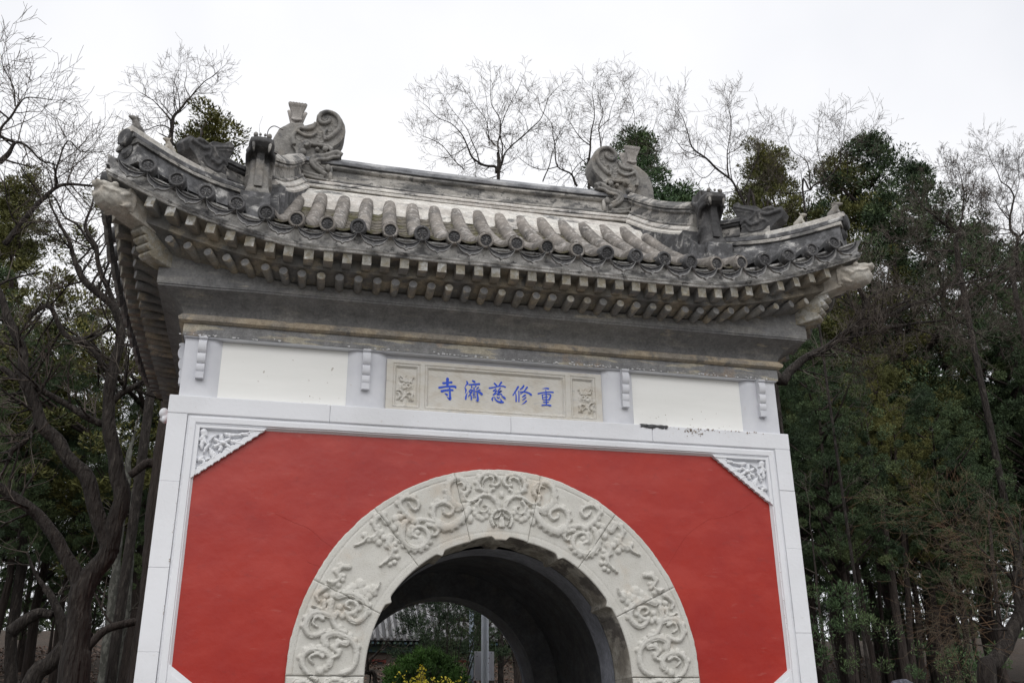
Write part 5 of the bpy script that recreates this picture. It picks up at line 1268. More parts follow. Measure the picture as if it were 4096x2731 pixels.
def bare_tree(label, base_px, y, limbs, seed, twig_len=.9, depth=3, dens=1.0, name='bare_tree', mats=None, up=.25, minr=.0030, trunk_only=False, droop=0, yvar=.5, wig=.22, rootz=None):
    """limbs: lists of (px, py, radius[, dy]) traced at depth y; the first one starts at the root"""
    rd = random.Random(seed); root = P(base_px[0], base_px[1], y); zg = ground_z(root.x, y)
    t = thing(name, label, 'tree', (root.x, y, zg)); tm = MB(); bm_ = MB()
    mats = mats or [M['bark'], M['twig']]; parts_ = []
    for li, lm in enumerate(limbs):
        pts = []; bm_ = MB(); parts_.append(bm_)
        for q in lm: pts.append(tuple(P(q[0], q[1], y+(q[3] if len(q) > 3 else 0)))+(q[2],))
        if li == 0 and pts[0][2] > zg: pts = [(pts[0][0], pts[0][1], zg-.3, pts[0][3]*1.35)]+pts
        c = cr(pts, 5); vv = [Vector(q[:3]) for q in c]
        for i in range(1, len(vv)-1): vv[i] += Vector((nz_(vv[i], 3, .03), nz_(vv[i]+Vector((5, 5, 5)), 3, .03), 0))
        rs = [max(minr, q[3]*(1+.10*noise.noise(Vector(q[:3])*6))) for q in c]
        big = li == 0
        (tm if big else bm_).tube(vv, rs, 12 if rs[0] > .08 else (8 if rs[0] > .03 else 5), cap=True)
        if trunk_only: continue
        for i in range(2, len(vv)):
            if rs[i] < .075 and rd.random() < dens*(.55 if rs[i] > .02 else .9):
                tt = (vv[i]-vv[i-1]).normalized(); a = tt.orthogonal().normalized(); a.rotate(Matrix.Rotation(rd.uniform(0, 6.28), 3, tt))
                grow(rd, bm_, vv[i], tt*.5+a, twig_len*rd.uniform(.6, 1.2), max(minr*1.4, min(.02, rs[i]*.5)), depth-1, up, wig, mat=1, minr=minr)
        if rs[-1] < .06: grow(rd, bm_, vv[-1], vv[-1]-vv[-2], twig_len*.7, max(minr*1.5, rs[-1]*.8), depth-1, up, wig, mat=1, minr=minr)
    link('trunk', tm.mesh('trunk', mats, True), t)
    for i, b_ in enumerate(parts_):
        if b_.v: link('twigs' if i == 0 else 'limb', b_.mesh('limb', mats, True), t)
    return t

# the crooked old tree left of the gate
c7 = lambda x, y: (x*.8485, 1400+y*.8485); c6 = lambda x, y: (x*.8612, 150+y*.8612)
def L7(pts): return [c7(p[0], p[1])+(p[2]*.78,)+tuple(p[3:]) for p in pts]
def L6(pts): return [c6(p[0], p[1])+(p[2]*.78,)+tuple(p[3:]) for p in pts]
#
bare_tree('crooked dark old tree with three big bare limbs in front of the left grove', (300, 2731), 4.6, [
    L7([(345,1568,.235),(360,1400,.20),(375,1250,.185),(390,1130,.18),(450,1040,.165),(510,960,.155),(540,820,.145),(575,680,.14),(545,560,.12),(520,400,.115),(510,260,.105),(520,150,.10),(540,60,.085)])+L6([(560,1380,.08),(540,1270,.075),(470,1200,.07),(390,1130,.06),(350,1050,.045),(320,950,.035),(270,850,.028)]),
    L7([(520,960,.15),(490,850,.13),(450,740,.125),(410,600,.12),(340,530,.115),(260,420,.11),(200,350,.10),(150,220,.09),(110,120,.085),(105,0,.08)])+L6([(60,1360,.075),(20,1240,.06),(-30,1100,.05)]),
    L7([(385,1120,.14),(320,990,.11),(250,870,.10),(160,760,.09),(80,700,.085),(-20,640,.08)]),
    L7([(490,350,.06),(400,310,.058),(300,250,.055),(180,180,.05),(130,140,.05)]),
    L7([(520,250,.06),(580,200,.055),(650,160,.05),(720,130,.045,.6)]),
    L7([(70,140,.06),(30,95,.05),(-40,80,.05)]),
    L7([(170,350,.05),(120,430,.045),(60,470,.04),(40,520,.035)]),
    L6([(540,1270,.05),(460,1050,.04),(440,960,.035),(395,870,.028),(430,770,.02)]),
    L6([(440,980,.03),(360,870,.025),(300,830,.02),(250,740,.015)]),
    L6([(20,960,.06),(90,880,.05),(180,770,.045),(260,700,.035),(330,680,.028),(430,690,.02)]),
    L6([(260,700,.03),(265,600,.02),(310,480,.014),(380,530,.01),(480,530,.008)]),
    L6([(0,580,.05),(40,540,.045),(70,490,.03),(130,510,.022),(190,570,.016),(250,590,.012)]),
    L6([(70,490,.03),(0,450,.028),(40,370,.024),(80,320,.018),(130,280,.012),(240,290,.008)]),
    L6([(70,320,.016),(60,230,.012),(20,140,.008),(5,90,.005)]),
    L6([(130,1300,.05),(230,1250,.045),(300,1380,.05),(420,1430,.05),(480,1530,.05)]),
    L6([(40,380,.02),(-20,330,.015)]),
    ], 31, .62, 3, .85, up=.15, minr=.0027)
# dry limb and slim trunks further back at the left
bare_tree('old cypress with a thick brown trunk standing close to the left side of the gate', (600, 2731), 7.5, [
    [(560,2731,.19),(600,2400,.17),(620,2100,.16),(645,1850,.14),(670,1650,.12),(690,1400,.10)], [(600,2480,.07),(520,2490,.06),(420,2520,.06),(340,2600,.06)], [(640,1870,.07),(590,1850,.07),(520,1900,.06)]], 5, .8, 2, .2, name='old_tree', mats=[M['bark2'], M['twig']])
bare_tree('thin mottled grey trunk leaning right at the bottom left', (410, 2731), 10, [[(410,2731,.09),(430,2560,.085),(450,2400,.08),(470,2200,.07),(500,2000,.06),(520,1800,.05)]], 7, .8, 2, .3, name='slim_tree', mats=[M['bark3'], M['twig']])
bare_tree('second thin mottled trunk close to the gate at the bottom left', (470, 2731), 10.5, [[(450,2731,.08),(480,2560,.075),(505,2430,.07),(520,2200,.06),(530,2000,.05)]], 8, .8, 2, .3, name='slim_tree', mats=[M['bark3'], M['twig']])
bare_tree('brown tree bent low over the slope at the bottom left', (130, 2731), 8, [[(130,2731,.14),(200,2650,.12),(260,2560,.10),(230,2440,.07),(180,2350,.05)], [(40,2530,.10),(100,2480,.09),(160,2450,.08),(210,2460,.06)]], 12, .9, 3, .5, name='bent_tree')
bare_tree('slim dark trunk at the far left behind the crooked tree', (60, 2500), 13, [[(40,2731,.12),(50,2500,.11),(90,2200,.10),(60,1900,.08)]], 13, .9, 3, .4, name='slim_tree')
# twiggy crown behind the roof's left corner
bare_tree('bare forked tree whose twigs stand above the left roof corner', (690, 900), 9, [
    [(690,900,.07),(688,700,.055),(685,560,.045),(690,480,.035),(720,440,.025),(760,390,.016),(820,330,.010),(870,290,.006)],
    [(690,490,.02),(660,450,.016),(620,410,.010),(560,370,.006)], [(690,520,.018),(640,500,.012),(580,520,.008),(530,500,.005)], [(720,440,.015),(715,380,.010),(700,320,.006),(720,270,.004)], [(760,390,.012),(740,340,.008),(745,290,.005)], [(820,330,.006),(850,350,.004)]], 41, .42, 3, .9, minr=.0026)
# crowns above the main ridge
def fan(cx, cy, seed, label, y, limbs, **k): return bare_tree(label, (cx, cy), y, limbs, seed, **k)
Z6 = lambda x, y: (1600+x*.5952, 250+y*.5952)
def LZ(pts): return [Z6(p[0], p[1])+(p[2],) for p in pts]
fan(1995, 705, 51, 'bare tree fanning its twigs above the middle of the main ridge', 9.5, [
    LZ([(660,860,.040),(662,760,.030),(680,690,.019),(700,620,.017),(740,570,.016),(800,520,.014),(860,465,.014),(950,370,.010),(1000,240,.007),(1060,170,.005)]),
    LZ([(650,740,.04),(640,700,.032),(560,690,.026),(490,640,.022),(450,560,.018),(410,480,.014),(340,410,.010),(250,370,.008),(160,280,.005)]),
    LZ([(660,740,.03),(665,640,.022),(660,540,.018),(675,460,.016),(660,360,.012),(610,260,.008),(610,90,.004)]),
    LZ([(680,680,.02),(690,560,.016),(670,450,.012),(720,320,.008),(780,200,.006),(835,80,.004)]),
    LZ([(540,690,.016),(500,560,.012),(440,430,.008),(340,300,.006),(260,180,.004)]),
    LZ([(600,560,.012),(570,380,.008),(480,260,.006),(410,150,.004)]), LZ([(640,560,.014),(580,480,.01),(590,330,.007),(560,160,.004)]),
    LZ([(450,560,.010),(400,600,.008),(310,640,.006),(240,630,.004)]), LZ([(490,640,.01),(510,700,.008),(505,770,.006)]), LZ([(430,720,.012),(350,640,.01),(250,540,.008),(120,480,.004)]), LZ([(860,465,.008),(840,380,.006),(790,320,.004)])],
    twig_len=.40, depth=3, dens=.85, minr=.0027)
fan(2300, 740, 52, 'bare tree whose fine crown shows left of the right ridge dragon', 10, [
    LZ([(1275,900,.035),(1275,780,.026),(1275,640,.026),(1280,520,.02),(1300,400,.014),(1305,300,.01),(1290,200,.006),(1310,110,.004)]),
    LZ([(1285,830,.03),(1330,760,.02),(1350,620,.016),(1340,450,.014),(1360,340,.010),(1340,240,.006),(1330,150,.004)]),
    LZ([(1190,830,.03),(1150,750,.022),(1060,700,.018),(1040,570,.014),(1030,480,.010),(1010,400,.008),(940,300,.006),(930,210,.004)]),
    LZ([(1280,560,.016),(1230,520,.014),(1180,460,.010),(1130,380,.006),(1110,290,.004)]), LZ([(1270,640,.012),(1200,680,.01),(1150,750,.01)]),
    LZ([(1060,700,.014),(960,720,.01),(880,700,.008),(800,640,.006)]), LZ([(1340,450,.01),(1400,380,.008),(1440,260,.005),(1490,150,.003)]), LZ([(1350,620,.01),(1480,560,.008),(1530,420,.006),(1570,300,.005),(1500,150,.003)]),
    LZ([(960,800,.016),(1010,680,.012),(1040,560,.008),(1100,430,.006)])], twig_len=.40, depth=3, dens=.85, minr=.0027)
fan(2640, 760, 53, 'bare tree with long thin arching twigs right of the right ridge dragon', 11, [
    LZ([(1560,900,.03),(1580,700,.018),(1590,540,.012),(1580,430,.008),(1570,330,.006),(1500,160,.004)]), LZ([(1590,560,.010),(1680,495,.008),(1730,360,.004)]), LZ([(1600,620,.012),(1720,600,.009),(1820,540,.006),(1850,360,.004),(1840,290,.003)]), LZ([(1580,700,.012),(1660,720,.01),(1760,600,.006),(1740,470,.004)])], twig_len=.5, depth=3, dens=.7, minr=.0026)
fan(2960, 900, 54, 'bare tree with a slanting dark limb behind the right front ridge beast', 8, [
    LZ([(2400,1100,.036),(2330,980,.030),(2280,880,.026),(2210,780,.022),(2120,710,.024),(2060,650,.02),(1970,570,.015),(1930,450,.010),(1900,370,.007),(1850,290,.004)]),
    LZ([(2210,780,.02),(2200,650,.014),(2210,520,.010),(2225,400,.008),(2210,290,.006),(2225,200,.004)]), LZ([(2060,650,.012),(1990,620,.01),(1900,580,.008),(1830,500,.005)]), LZ([(2200,620,.01),(2290,560,.008),(2340,450,.005)]),
    LZ([(2280,880,.02),(2340,800,.014),(2400,640,.01),(2430,500,.007),(2480,380,.004)]), LZ([(2120,710,.01),(2040,780,.008),(1950,700,.005)])], twig_len=.40, depth=3, dens=.8, minr=.0026)
C8 = lambda x, y: (2900+x*.7652, 300+y*.7652)
def L8(pts): return [C8(p[0], p[1])+(p[2],)+tuple(p[3:]) for p in pts]
bare_tree('bare tree with pale curling twigs above the right roof corner', (3300, 700), 9.5, [
    L8([(420,760,.026),(450,600,.020),(500,560,.017),(540,540,.02),(600,460,.014),(610,380,.01),(625,290,.006),(635,190,.004)]), L8([(540,540,.014),(500,460,.01),(480,380,.007),(490,290,.004)]), L8([(600,460,.01),(600,350,.008),(570,300,.005),(550,220,.003)]), L8([(640,520,.012),(650,380,.008),(740,340,.005),(790,240,.003)]), L8([(450,600,.02),(430,460,.012),(350,400,.007),(320,300,.004)]), L8([(450,600,.02),(360,620,.014),(250,600,.01),(180,500,.006),(170,380,.004)]), L8([(120,640,.016),(40,560,.012),(20,440,.008),(30,300,.006),(25,130,.004)])], 55, .5, 3, .9, mats=[M['bark'], M['twig']])
# the big limb that comes out from behind the right side of the gate
bare_tree('large bare tree behind the gate whose dark limb reaches out to the right', (3050, 1700), 5.2, [
    L8([(230,1760,.12),(300,1600,.085),(360,1530,.075),(440,1470,.068),(540,1420,.062),(640,1340,.054),(700,1300,.05),(780,1270,.044),(880,1250,.038),(980,1200,.032),(1080,1160,.027),(1180,1100,.022),(1290,1080,.022),(1400,1040,.015)]),
    L8([(700,1300,.05),(720,1240,.04),(740,1180,.035),(690,1110,.022),(650,1060,.015),(600,1120,.01)]), L8([(740,1180,.03),(830,1120,.022),(930,1100,.018),(1010,1130,.014),(1150,1160,.01)]),
    L8([(640,1340,.04),(760,1350,.035),(860,1320,.03),(980,1300,.025),(1160,1280,.012)]), L8([(540,1420,.03),(640,1450,.02),(720,1475,.012)]), L8([(600,1370,.05),(640,1390,.05),(700,1330,.045),(820,1240,.03),(960,1180,.02)]),
    L8([(1080,1160,.02),(1160,1240,.014),(1290,1330,.01),(1400,1400,.006)]), L8([(880,1250,.02),(1000,1330,.014),(1180,1370,.01),(1330,1350,.006)]), L8([(1290,1080,.015),(1400,1150,.01),(1560,1230,.006)]), L8([(1180,1100,.02),(1260,1000,.014),(1400,1000,.01),(1560,1030,.008)])], 61, .6, 4, .95, minr=.0024, mats=[M['bark'], M['twig']])
bare_tree('fine-twigged bare tree in the sky gap at the right', (3900, 1100), 11, [
    L8([(1240,1100,.07),(1225,840,.05),(1190,820,.04),(1150,780,.035),(1100,740,.028),(1050,700,.02),(1010,650,.014)]), L8([(1220,830,.035),(1240,740,.026),(1250,640,.018),(1240,560,.012),(1220,480,.006)]), L8([(1150,780,.016),(1080,775,.012),(1020,760,.008)]),
    L8([(1190,920,.04),(1100,920,.026),(1040,940,.018),(960,900,.012),(900,840,.006)]), L8([(1250,700,.012),(1290,600,.008),(1330,520,.005)]), L8([(1240,640,.01),(1180,560,.006),(1150,480,.004)])], 63, .55, 4, 1.0, minr=.0034)
bare_tree('crooked bare tree standing at the right edge of the sky', (4060, 1100), 10, [
    L8([(1530,1200,.07),(1540,1050,.06),(1520,940,.05),(1530,850,.04),(1490,800,.032),(1500,700,.026),(1510,650,.022),(1490,590,.018),(1440,550,.012),(1400,460,.008),(1360,380,.004)]), L8([(1530,850,.03),(1563,820,.03),(1600,760,.02)]), L8([(1490,760,.018),(1440,700,.012),(1400,640,.008),(1330,600,.004)]), L8([(1510,650,.012),(1540,560,.008),(1530,480,.005)]), L8([(1520,930,.02),(1440,860,.012),(1370,780,.008),(1320,700,.004)])], 64, .5, 4, 1.0, minr=.0027)
C9 = lambda x, y: (3000+x*.9126, 1300+y*.9126)
def L9(pts): return [C9(p[0], p[1])+(p[2],)+tuple(p[3:]) for p in pts]
bare_tree('twisted bare tree with orange-brown twigs at the bottom right', (3960, 2731), 4.0, [
    L9([(1040,1568,.13),(1070,1480,.115),(1110,1420,.11),(1150,1340,.10),(1185,1250,.09),(1170,1180,.055),(1160,1100,.045),(1180,1020,.035),(1190,920,.025)]),
    L9([(1160,1120,.03),(1080,1040,.02),(1010,980,.014),(960,920,.010),(870,870,.007),(820,800,.005)]), L9([(1180,1240,.03),(1080,1210,.018),(1000,1180,.012),(900,1170,.008),(780,1130,.005)]),
    L9([(1150,1330,.03),(1040,1330,.014),(950,1280,.010),(880,1320,.007)]), L9([(1140,1350,.02),(1060,1280,.012),(940,1270,.007),(800,1260,.004)]), L9([(1185,1250,.03),(1220,1160,.02),(1210,1020,.014),(1160,900,.008)]), L9([(1130,1400,.02),(1000,1400,.01),(900,1360,.006)]),
    L9([(1000,980,.008),(900,830,.006),(740,800,.004),(600,780,.003)]), L9([(1100,1300,.01),(1060,1100,.008),(990,960,.005),(960,800,.003)])], 71, .55, 3, .95, mats=[M['bark'], M['twig_o']], minr=.0018, up=.05)
# trunks of the grove on the right slope
tk = [(540, 1480, 1000, 'straight', 12, .14), (600, 1440, 1100, 'straight', 14, .11), (680, 1500, 900, 'leaning', 11, .20), (720, 1560, 950, 'leaning', 11.6, .15), (470, 1430, 1050, 'thin', 15, .10), (860, 1540, 1150, 'stout', 12, .20), (780, 1430, 1050, 'thin', 17, .10), (1000, 1480, 1150, 'thin', 16, .12), (1130, 1568, 1250, 'dark', 10, .14), (420, 1480, 1150, 'thin', 16, .08), (640, 1400, 1050, 'thin', 18, .11), (930, 1440, 1150, 'thin', 19, .11), (560, 1380, 1000, 'thin', 20, .10), (350, 1568, 1250, 'thin', 9, .06)]
for i, (x, y0_, y1_, w0, dd, r) in enumerate(tk):
    rd = random.Random(i); lean = -30-60*rd.random()
    bare_tree('slim brown trunk on the right slope, %s of fourteen counting away from the gate' % ordn(sorted(t_[0] for t_ in tk).index(x)), C9(x, y0_), dd, [L9([(x, y0_, r*.50), (x+lean*.4, (y0_+y1_)/2+80, r*.44), (x+lean, y1_, r*.38), (x+lean*1.6, y1_-260, r*.28), (x+lean*1.9, y1_-420, r*.18)])], 100+i, .9, 3, .25, name='trunk_tree', mats=[M['bark2'], M['twig']]
              )['group'] = 'slim trunks on the right slope'
# low shrubs and a green sapling by the gate's right foot
def shrub(label, x, y, clumps, mat, n=120, size=.09, per=60, seed=1, name='shrub'):
    z = ground_z(x, y); t = thing(name, label, 'shrub', (x, y, z)); rd = random.Random(seed); mb = MB()
    for i in range(n//6):
        c = rd.choice(clumps); mb.tube([(0+rd.uniform(-.05, .05), rd.uniform(-.05, .05), -.1), (c[0]*.5, c[1]*.5, c[2]*.55), (c[0], c[1], c[2])], [.014, .009, .004], 4)
    o = link('stems', mb.mesh('stems', M['bark'], True), t, world=False); o2 = link('leaves', leaf_mesh('leaves', clumps, per, size, mat, seed), t, world=False); return t
rd = random.Random(4)
q = P(3340, 2480, 6.5); shrub('low green evergreen sapling beside the right foot of the gate', q.x, 6.5, [(rd.gauss(0, .35), rd.gauss(0, .3), rd.uniform(.3, max(.5, q.z-ground_z(q.x, 6.5)+.5)), rd.uniform(.12, .28)) for _ in range(46)], M['cyp_c'], per=150, size=.05, seed=3, name='evergreen_sapling')
q = P(3850, 2650, 7.5); shrub('low dark juniper under the twisted tree at the bottom right', q.x, 7.5, [(rd.gauss(0, .5), rd.gauss(0, .3), rd.uniform(.1, q.z-ground_z(q.x, 7.5)+.3), rd.uniform(.12, .28)) for _ in range(30)], M['cyp_c'], per=150, size=.05, seed=5, name='evergreen_sapling')
# ------------------------------------------------------------------ seen through the arch
M['jun'] = foliage_mat('dark_juniper_foliage', (.014, .026, .014, 1), (.024, .042, .020, 1), (.04, .06, .026, 1))
# clipped round bush with forsythia in front
q = P(1705, 2600, 8.0); zt = q.z; zg = ground_z(q.x, 8.0)
t = thing('round_bush', 'rounded clipped green bush seen through the arch', 'bush', (q.x, 8.0, zg))
Rb = .78; cz = max(.55, zt-zg-Rb*.95); cl = []; rd = random.Random(3)
for i in range(420):
    a = rd.uniform(0, 6.28); ph = math.acos(rd.uniform(-.6, 1)); r = Rb*rd.uniform(.72, .97); cl.append((r*math.sin(ph)*math.cos(a), r*math.sin(ph)*math.sin(a), cz+r*math.cos(ph)*1.02, .10))
link('crown', leaf_mesh('crown', cl, 70, .055, M['brush'], 4), t, world=False)
mb = MB(); mb.ball((0, 0, cz), Rb*.75, 0, 16, 10); mb.tube([(0, 0, -.2), (0, 0, cz)], [.06, .05], 8); link('stems', mb.mesh('stems', M['bark'], True), t, world=False)
q = P(1700, 2710, 6.6); zg = ground_z(q.x, 6.6); zt = q.z
t = thing('forsythia', 'arching yellow-flowering shrub in front of the round bush', 'shrub', (q.x, 6.6, zg))
mb = MB(); fl = MB(); rd = random.Random(9)
for i in range(190):
    a = rd.uniform(0, 6.28); rr_ = rd.uniform(.1, .8); h = (zt-zg)*rd.uniform(.40, 1.18)*(1-.25*rr_)
    c = cr([(0, 0, 0), (rr_*.4*math.cos(a), rr_*.35*math.sin(a), h*.7), (rr_*.8*math.cos(a), rr_*.6*math.sin(a), h), (rr_*1.25*math.cos(a), rr_*.8*math.sin(a), h*.85)], 5)
    mb.tube(c, .004, 3, cap=False)
    for p in c[4:]:
        for k in range(3):
            if rd.random() < .75:
                p2 = Vector(p)+Vector((rd.gauss(0, .03), rd.gauss(0, .03), rd.gauss(0, .03))); r = rd.uniform(.012, .025); n_ = len(fl.v)
                u = Vector((rd.gauss(0, 1), rd.gauss(0, 1), rd.gauss(0, 1))).normalized(); w2 = u.orthogonal().normalized()
                fl.v += [tuple(p2+u*r), tuple(p2+w2*r), tuple(p2-u*r), tuple(p2-w2*r)]; fl.f.append((n_, n_+1, n_+2, n_+3)); fl.m.append(0)
link('stems', mb.mesh('stems', M['twig']), t, world=False); o = link('blossom', fl.mesh('blossom', M['yellow']), t, world=False)
rdj = random.Random(6); zj = P(1780, 2420, 9.6).z; zj0 = P(1780, 2600, 9.6).z; xa = P(1600, 2500, 9.6).x; xb = P(1985, 2500, 9.6).x; xm = (xa+xb)/2
shrub('dark spreading juniper hanging over the round bush, seen through the arch', xm, 9.6, [(rdj.uniform(xa-xm, xb-xm), rdj.gauss(0, .5), rdj.uniform(zj0-.15, zj+.7)-ground_z(xm, 9.6), rdj.uniform(.10, .26)) for _ in range(120)], M['jun'], per=150, size=.05, seed=9, name='juniper')
# pole with the back of a small sign, and a thinner pole behind
M['pole'] = material('pale_blue_galvanised_pole', (.80, .86, .93, 1), [((.82, .86, .90, 1), 5, .5, .1, .7, (1, 1, .3), 6), ((.20, .10, .06, 1), 24, .72, .02, .9, O, 3)], rough=.5, bump=.1)
M['plate'] = material('pale_enamel_plate', (.80, .79, .83, 1), [((.25, .13, .08, 1), 18, .74, .02, .8, O, 3)], rough=.5)
q = P(1940, 2600, 5.0); zg = ground_z(q.x, 5.0)
t = thing('sign_pole', 'pale blue pole with the back of a small white sign, nearer of the two poles', 'pole', (q.x, 5.0, zg))
mb = MB(); mb.tube([(0, 0, -.2), (0, 0, 2.2), (0, 0, 4.6)], [.052, .052, .050], 20); link('pole', mb.mesh('pole', M['pole'], True), t, world=False)
zs = P(1940, 2660, 5.0).z-zg
mb = MB(); mb.box(-.135, .140, .056, .062, zs-.19, zs+.19); pl = bev(link('sign_plate', mb.mesh('sign_plate', M['plate']), t, world=False), .003)
mb = MB()
for x in (-.115, .118): mb.box(x-.018, x+.018, .050, .0555, zs-.188, zs+.188)
link('sign_edge', mb.mesh('sign_edge', M['plate']), t, world=False)['kind'] = 'stuff'
for x, z in ((-.105, .17), (.10, .17), (-.105, -.17), (.10, -.17), (-.10, .12), (.07, .10), (.065, -.08)):
    mb = MB(); mb.ball((x, .0488, zs+z), (.006, .004, .006), 0, 8, 5); link('bolt', mb.mesh('bolt', M['iron'], True), t, world=False)
q = P(1886, 2600, 14); zg = ground_z(q.x, 14)
t = thing('lamp_pole', 'thin dark grey pole behind the signpost in the arch opening', 'pole', (q.x, 14, zg))
M['pole2'] = material('grey_painted_pole', (.17, .20, .24, 1), rough=.5)
mb = MB(); mb.tube([(0, 0, -.3), (0, 0, 3.2)], .055, 14); link('pole', mb.mesh('pole', M['pole2'], True), t, world=False)
mb = MB(); mb.tube([(0, 0, 3.2), (0, 0, 3.28)], [.065, .05], 14); link('pole_cap', mb.mesh('pole_cap', M['pole2'], True), t, world=False)
# hall with a pale tiled roof and red timbers
YB = 24.0
z_e = P(1600, 2560, YB).z; zb = ground_z(-4, YB)-.3
M['hwall'] = material('grey_brown_brick', (.13, .105, .09, 1), [((.18, .15, .13, 1), 6, .5, .1, .7, (1, 1, 3), 5)], rough=.9, bump=.4)
M['hred'] = material('dull_red_timber', (.20, .045, .035, 1), rough=.7)
M['htile'] = material('pale_frosted_roof_tile', (.36, .36, .37, 1), [((.26, .26, .27, 1), 4, .5, .1, .8, O, 5)], rough=.8, hue_obj=.06)
M['hgap'] = material('dark_roof_gutter', (.10, .10, .105, 1), rough=.9)
M['hblue'] = material('faded_blue_green_beam', (.05, .09, .13, 1), [((.09, .13, .08, 1), 9, .5, .05, .9, (2, 1, 1), 2)], rough=.8)
M['hglass'] = material('dark_window_glass', (.03, .035, .04, 1), rough=.15, spec=.6)
x0 = P(1330, 2500, YB).x; x1 = P(2250, 2500, YB).x
hall = thing('side_hall', 'low hall with pale tiled roof and red window frames seen through the arch', 'building', ((x0+x1)/2, YB, ground_z((x0+x1)/2, YB)))
def hl(nm, mb, mt, kind=None, sm=False): return link(nm, mb.mesh(nm, mt, sm), hall, kind=kind)
mb = MB(); mb.box(x0, x1, YB+.5, YB+5, zb, z_e-.10); hl('wall', mb, M['hwall'])
mb = MB(); mb.box(x0-.3, x1+.3, YB+.30, YB+.49, z_e-.34, z_e-.12); hl('painted_beam', mb, M['hblue'])
mb = MB(); zr = z_e+2.3; mb.add([(x0-.4, YB-.25, z_e-.02), (x1+.4, YB-.25, z_e-.02), (x1+.4, YB+3.0, zr), (x0-.4, YB+3.0, zr), (x0-.4, YB+6.0, z_e), (x1+.4, YB+6.0, z_e)], [(0, 1, 2, 3), (3, 2, 5, 4)]); hl('roof', mb, M['hgap'])
n_ = int((x1-x0+.8)/.21); rm = MB(); rm.tube([(0, 0, 0), (0, 3.25, 2.32)], .06, 8); rm = rm.mesh('roof_tile_row', M['htile'], True)
for i in range(n_): place('roof_tile_row', rm, hall, Matrix.Translation((x0-.35+i*.21, YB-.27, z_e+.03)))
em = MB(); em.box(-.035, .035, -.35, .3, -.04, .03); em = em.mesh('rafter_end', M['hblue'])
for i in range(int(n_*1.2)): place('rafter_end', em, hall, Matrix.Translation((x0-.3+i*.175, YB+.15, z_e-.09)))
zw1 = P(1480, 2635, YB+.4).z; zw0 = zw1-.75
for (pa, pb) in ((1440, 1545), (1600, 1700), (1830, 1905), (1975, 2100)):
    xa = P(pa, 2640, YB+.4).x; xb = P(pb, 2640, YB+.4).x
    mb = MB(); t_ = .07
    mb.box(xa, xb, YB+.40, YB+.495, zw1-t_, zw1); mb.box(xa, xb, YB+.40, YB+.495, zw0, zw0+t_); mb.box(xa, xa+t_, YB+.40, YB+.495, zw0+t_, zw1-t_); mb.box(xb-t_, xb, YB+.40, YB+.495, zw0+t_, zw1-t_); mb.box((xa+xb)/2-.03, (xa+xb)/2+.03, YB+.41, YB+.495, zw0+t_, zw1-t_)
    w_ = hl('window', mb, M['hred'])
    mb = MB(); mb.box(xa+t_, xb-t_, YB+.46, YB+.47, zw0+t_, zw1-t_); link('pane', mb.mesh('pane', M['hglass']), w_, world=False)
# juniper and branches hanging in front of the hall
cyp_top(0, 1760, 2230, 12.5, 'dark juniper standing behind the round bush, framed by the arch', .95, 1.0)
cyp_top(0, 1920, 2180, 15, 'dark evergreen just behind the poles, framed by the arch', 1.0, 3.0)
cyp_top(0, 2080, 2250, 17, 'dark evergreen right of the sign pole, framed by the arch', .9, 2.0)
bare_tree('thin dark crooked sapling at the left side of the arch opening', (1480, 2731), 7.0, [[(1500,2731,.035),(1475,2690,.03),(1478,2650,.024),(1510,2610,.016),(1545,2580,.010),(1570,2560,.006)], [(1478,2650,.012),(1500,2660,.008)]], 81, .3, 2, .6, name='sapling')
bare_tree('brown trunk at the right side of the arch opening', (2080, 2731), 12, [[(2090,2731,.17),(2075,2600,.16),(2065,2450,.14),(2060,2300,.12)], [(2000,2680,.03),(2040,2620,.025),(2060,2560,.02)]], 82, .8, 3, .6, name='trunk_tree', mats=[M['bark2'], M['twig']])
bare_tree('bare tree with tangled twigs behind the poles in the arch', (1900, 2600), 15, [[(1960,2731,.10),(1950,2600,.09),(1930,2500,.07),(1900,2400,.05),(1850,2320,.04)], [(1930,2500,.04),(1860,2480,.03),(1760,2470,.02)], [(1950,2560,.03),(2020,2500,.02),(2080,2420,.01)]], 83, .8, 4, 1.0)

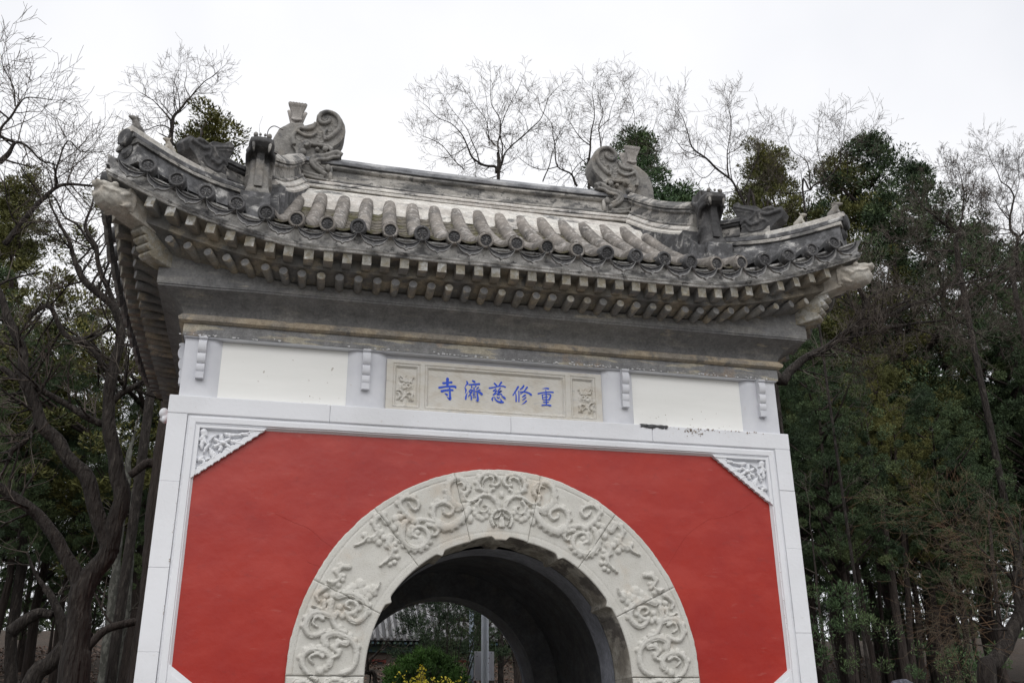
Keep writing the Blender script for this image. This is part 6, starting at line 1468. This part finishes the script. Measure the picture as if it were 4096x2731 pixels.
# ------------------------------------------------------------------ person whose hair just shows at the lower edge
o, d = ray(3605, 2716); tt = (1.965-o.z)/d.z; hp = o+d*tt; gx, gy = hp.x, hp.y; gz = ground_z(gx, gy)+.012; Hh = 1.965-gz
M['skin'] = material('skin', (.45, .27, .19, 1), rough=.55); M['hair'] = material('dark_grey_hair', (.035, .036, .05, 1), [((.11, .11, .14, 1), 60, .58, .06, .7, (1, 1, .15), 4)], rough=.5, bump=.8, bump_scale=120)
M['coat'] = material('dark_blue_coat', (.03, .04, .07, 1), rough=.85, bump=.2); M['trs'] = material('black_trousers', (.02, .02, .024, 1), rough=.85); M['shoe'] = material('black_shoe', (.015, .015, .016, 1), rough=.4)
per = thing('person', 'person in a dark coat, only the greying hair showing at the lower edge', 'person', (gx, gy, gz), math.radians(-20))
k = Hh/1.74
def skinned(name, verts, edges, mats, root=0, sub=2):
    me = bpy.data.meshes.new(name); me.from_pydata([tuple(c*k for c in v[:3]) for v in verts], edges, []); o = bpy.data.objects.new(name, me); COL.objects.link(o)
    s = o.modifiers.new('skin', 'SKIN'); s.use_smooth_shade = True
    for i, v in enumerate(verts): me.skin_vertices[0].data[i].radius = (v[3]*k, (v[4] if len(v) > 4 else v[3])*k); me.skin_vertices[0].data[i].use_root = (i == root)
    m = o.modifiers.new('sub', 'SUBSURF'); m.levels = sub; m.render_levels = sub
    dg = bpy.context.evaluated_depsgraph_get(); r = bpy.data.meshes.new_from_object(o.evaluated_get(dg)); bpy.data.objects.remove(o); bpy.data.meshes.remove(me); r.name = name
    r.materials.clear(); [r.materials.append(x) for x in mats]; return r
V = [(0, 0, .96, .15, .11), (0, 0, 1.14, .14, .105), (0, .01, 1.32, .165, .11), (0, .01, 1.44, .12, .08), (0, 0, 1.50, .055), (0, -.01, 1.56, .06), (0, -.02, 1.62, .085, .095), (0, -.01, 1.665, .075, .085)]
E_ = [(i, i+1) for i in range(7)]
for s in (-1, 1):
    b = len(V); V += [(s*.17, .01, 1.41, .058), (s*.225, .02, 1.18, .048), (s*.24, -.02, .95, .036), (s*.24, -.05, .86, .034, .02), (s*.095, 0, .86, .095), (s*.10, -.01, .50, .062), (s*.10, .02, .12, .042), (s*.105, -.02, .045, .04), (s*.11, -.15, .035, .034)]
    E_ += [(3, b), (b, b+1), (b+1, b+2), (b+2, b+3), (0, b+4), (b+4, b+5), (b+5, b+6), (b+6, b+7), (b+7, b+8)]
body = skinned('body', V, E_, [M['skin'], M['coat'], M['trs'], M['shoe']])
for p in body.polygons:
    c = sum((body.vertices[i].co for i in p.vertices), Vector())/len(p.vertices)/k
    p.material_index = 3 if c.z < .09 else (2 if c.z < .93 and abs(c.x) < .2 else (1 if (c.z < 1.49 and not (c.z < .91)) else 0))
link('body', body, per, world=False)
for s in (-1, 1):
    for j in range(4):
        mb = MB(); x = s*.24; y = -.075+.018*j; L = [.068, .078, .074, .058][j]
        mb.tube([(x*k, y*k, .85*k), ((x-.002*s)*k, (y-.008)*k, (.85-L*.55)*k), ((x-.012*s)*k, (y-.012)*k, (.85-L)*k)], [.0095*k, .0088*k, .006*k], 8); link('finger', mb.mesh('finger', M['skin'], True), per, world=False)
    mb = MB(); mb.tube([(s*.235*k, -.085*k, .89*k), (s*.225*k, -.105*k, .86*k), (s*.222*k, -.105*k, .83*k)], [.011*k, .010*k, .007*k], 8); link('thumb', mb.mesh('thumb', M['skin'], True), per, world=False)
mb = MB(); mb.ball((0, -.0, 1.655), (.098, .108, .090)); mb.ball((0, .045, 1.60), (.088, .07, .09))
for i in range(3): mb.v = mb.v
hr = remesh(mb, 'hair', M['hair'], .012, 2, .010, 26)
for v_ in hr.vertices: v_.co *= k
link('hair', hr, per, world=False)
for s in (-1, 1):
    mb = MB(); mb.ball((s*.032*k, -.108*k, 1.625*k), .011*k, 0, 8, 6); link('eye', mb.mesh('eye', M['hair'], True), per, world=False)
    mb = MB(); mb.ball((s*.083*k, -.01*k, 1.60*k), (.014*k, .02*k, .032*k)); link('ear', mb.mesh('ear', M['skin'], True), per, world=False)
mb = MB(); mb.tube([(0, -.108*k, 1.63*k), (0, -.128*k, 1.595*k), (0, -.112*k, 1.585*k)], [.009*k, .015*k, .012*k], 8); link('nose', mb.mesh('nose', M['skin'], True), per, world=False)
mb = MB(); mb.tube([(-.024*k, -.103*k, 1.560*k), (0, -.110*k, 1.558*k), (.024*k, -.103*k, 1.560*k)], [.004*k, .006*k, .004*k], 8); link('mouth', mb.mesh('mouth', M['skin'], True), per, world=False)
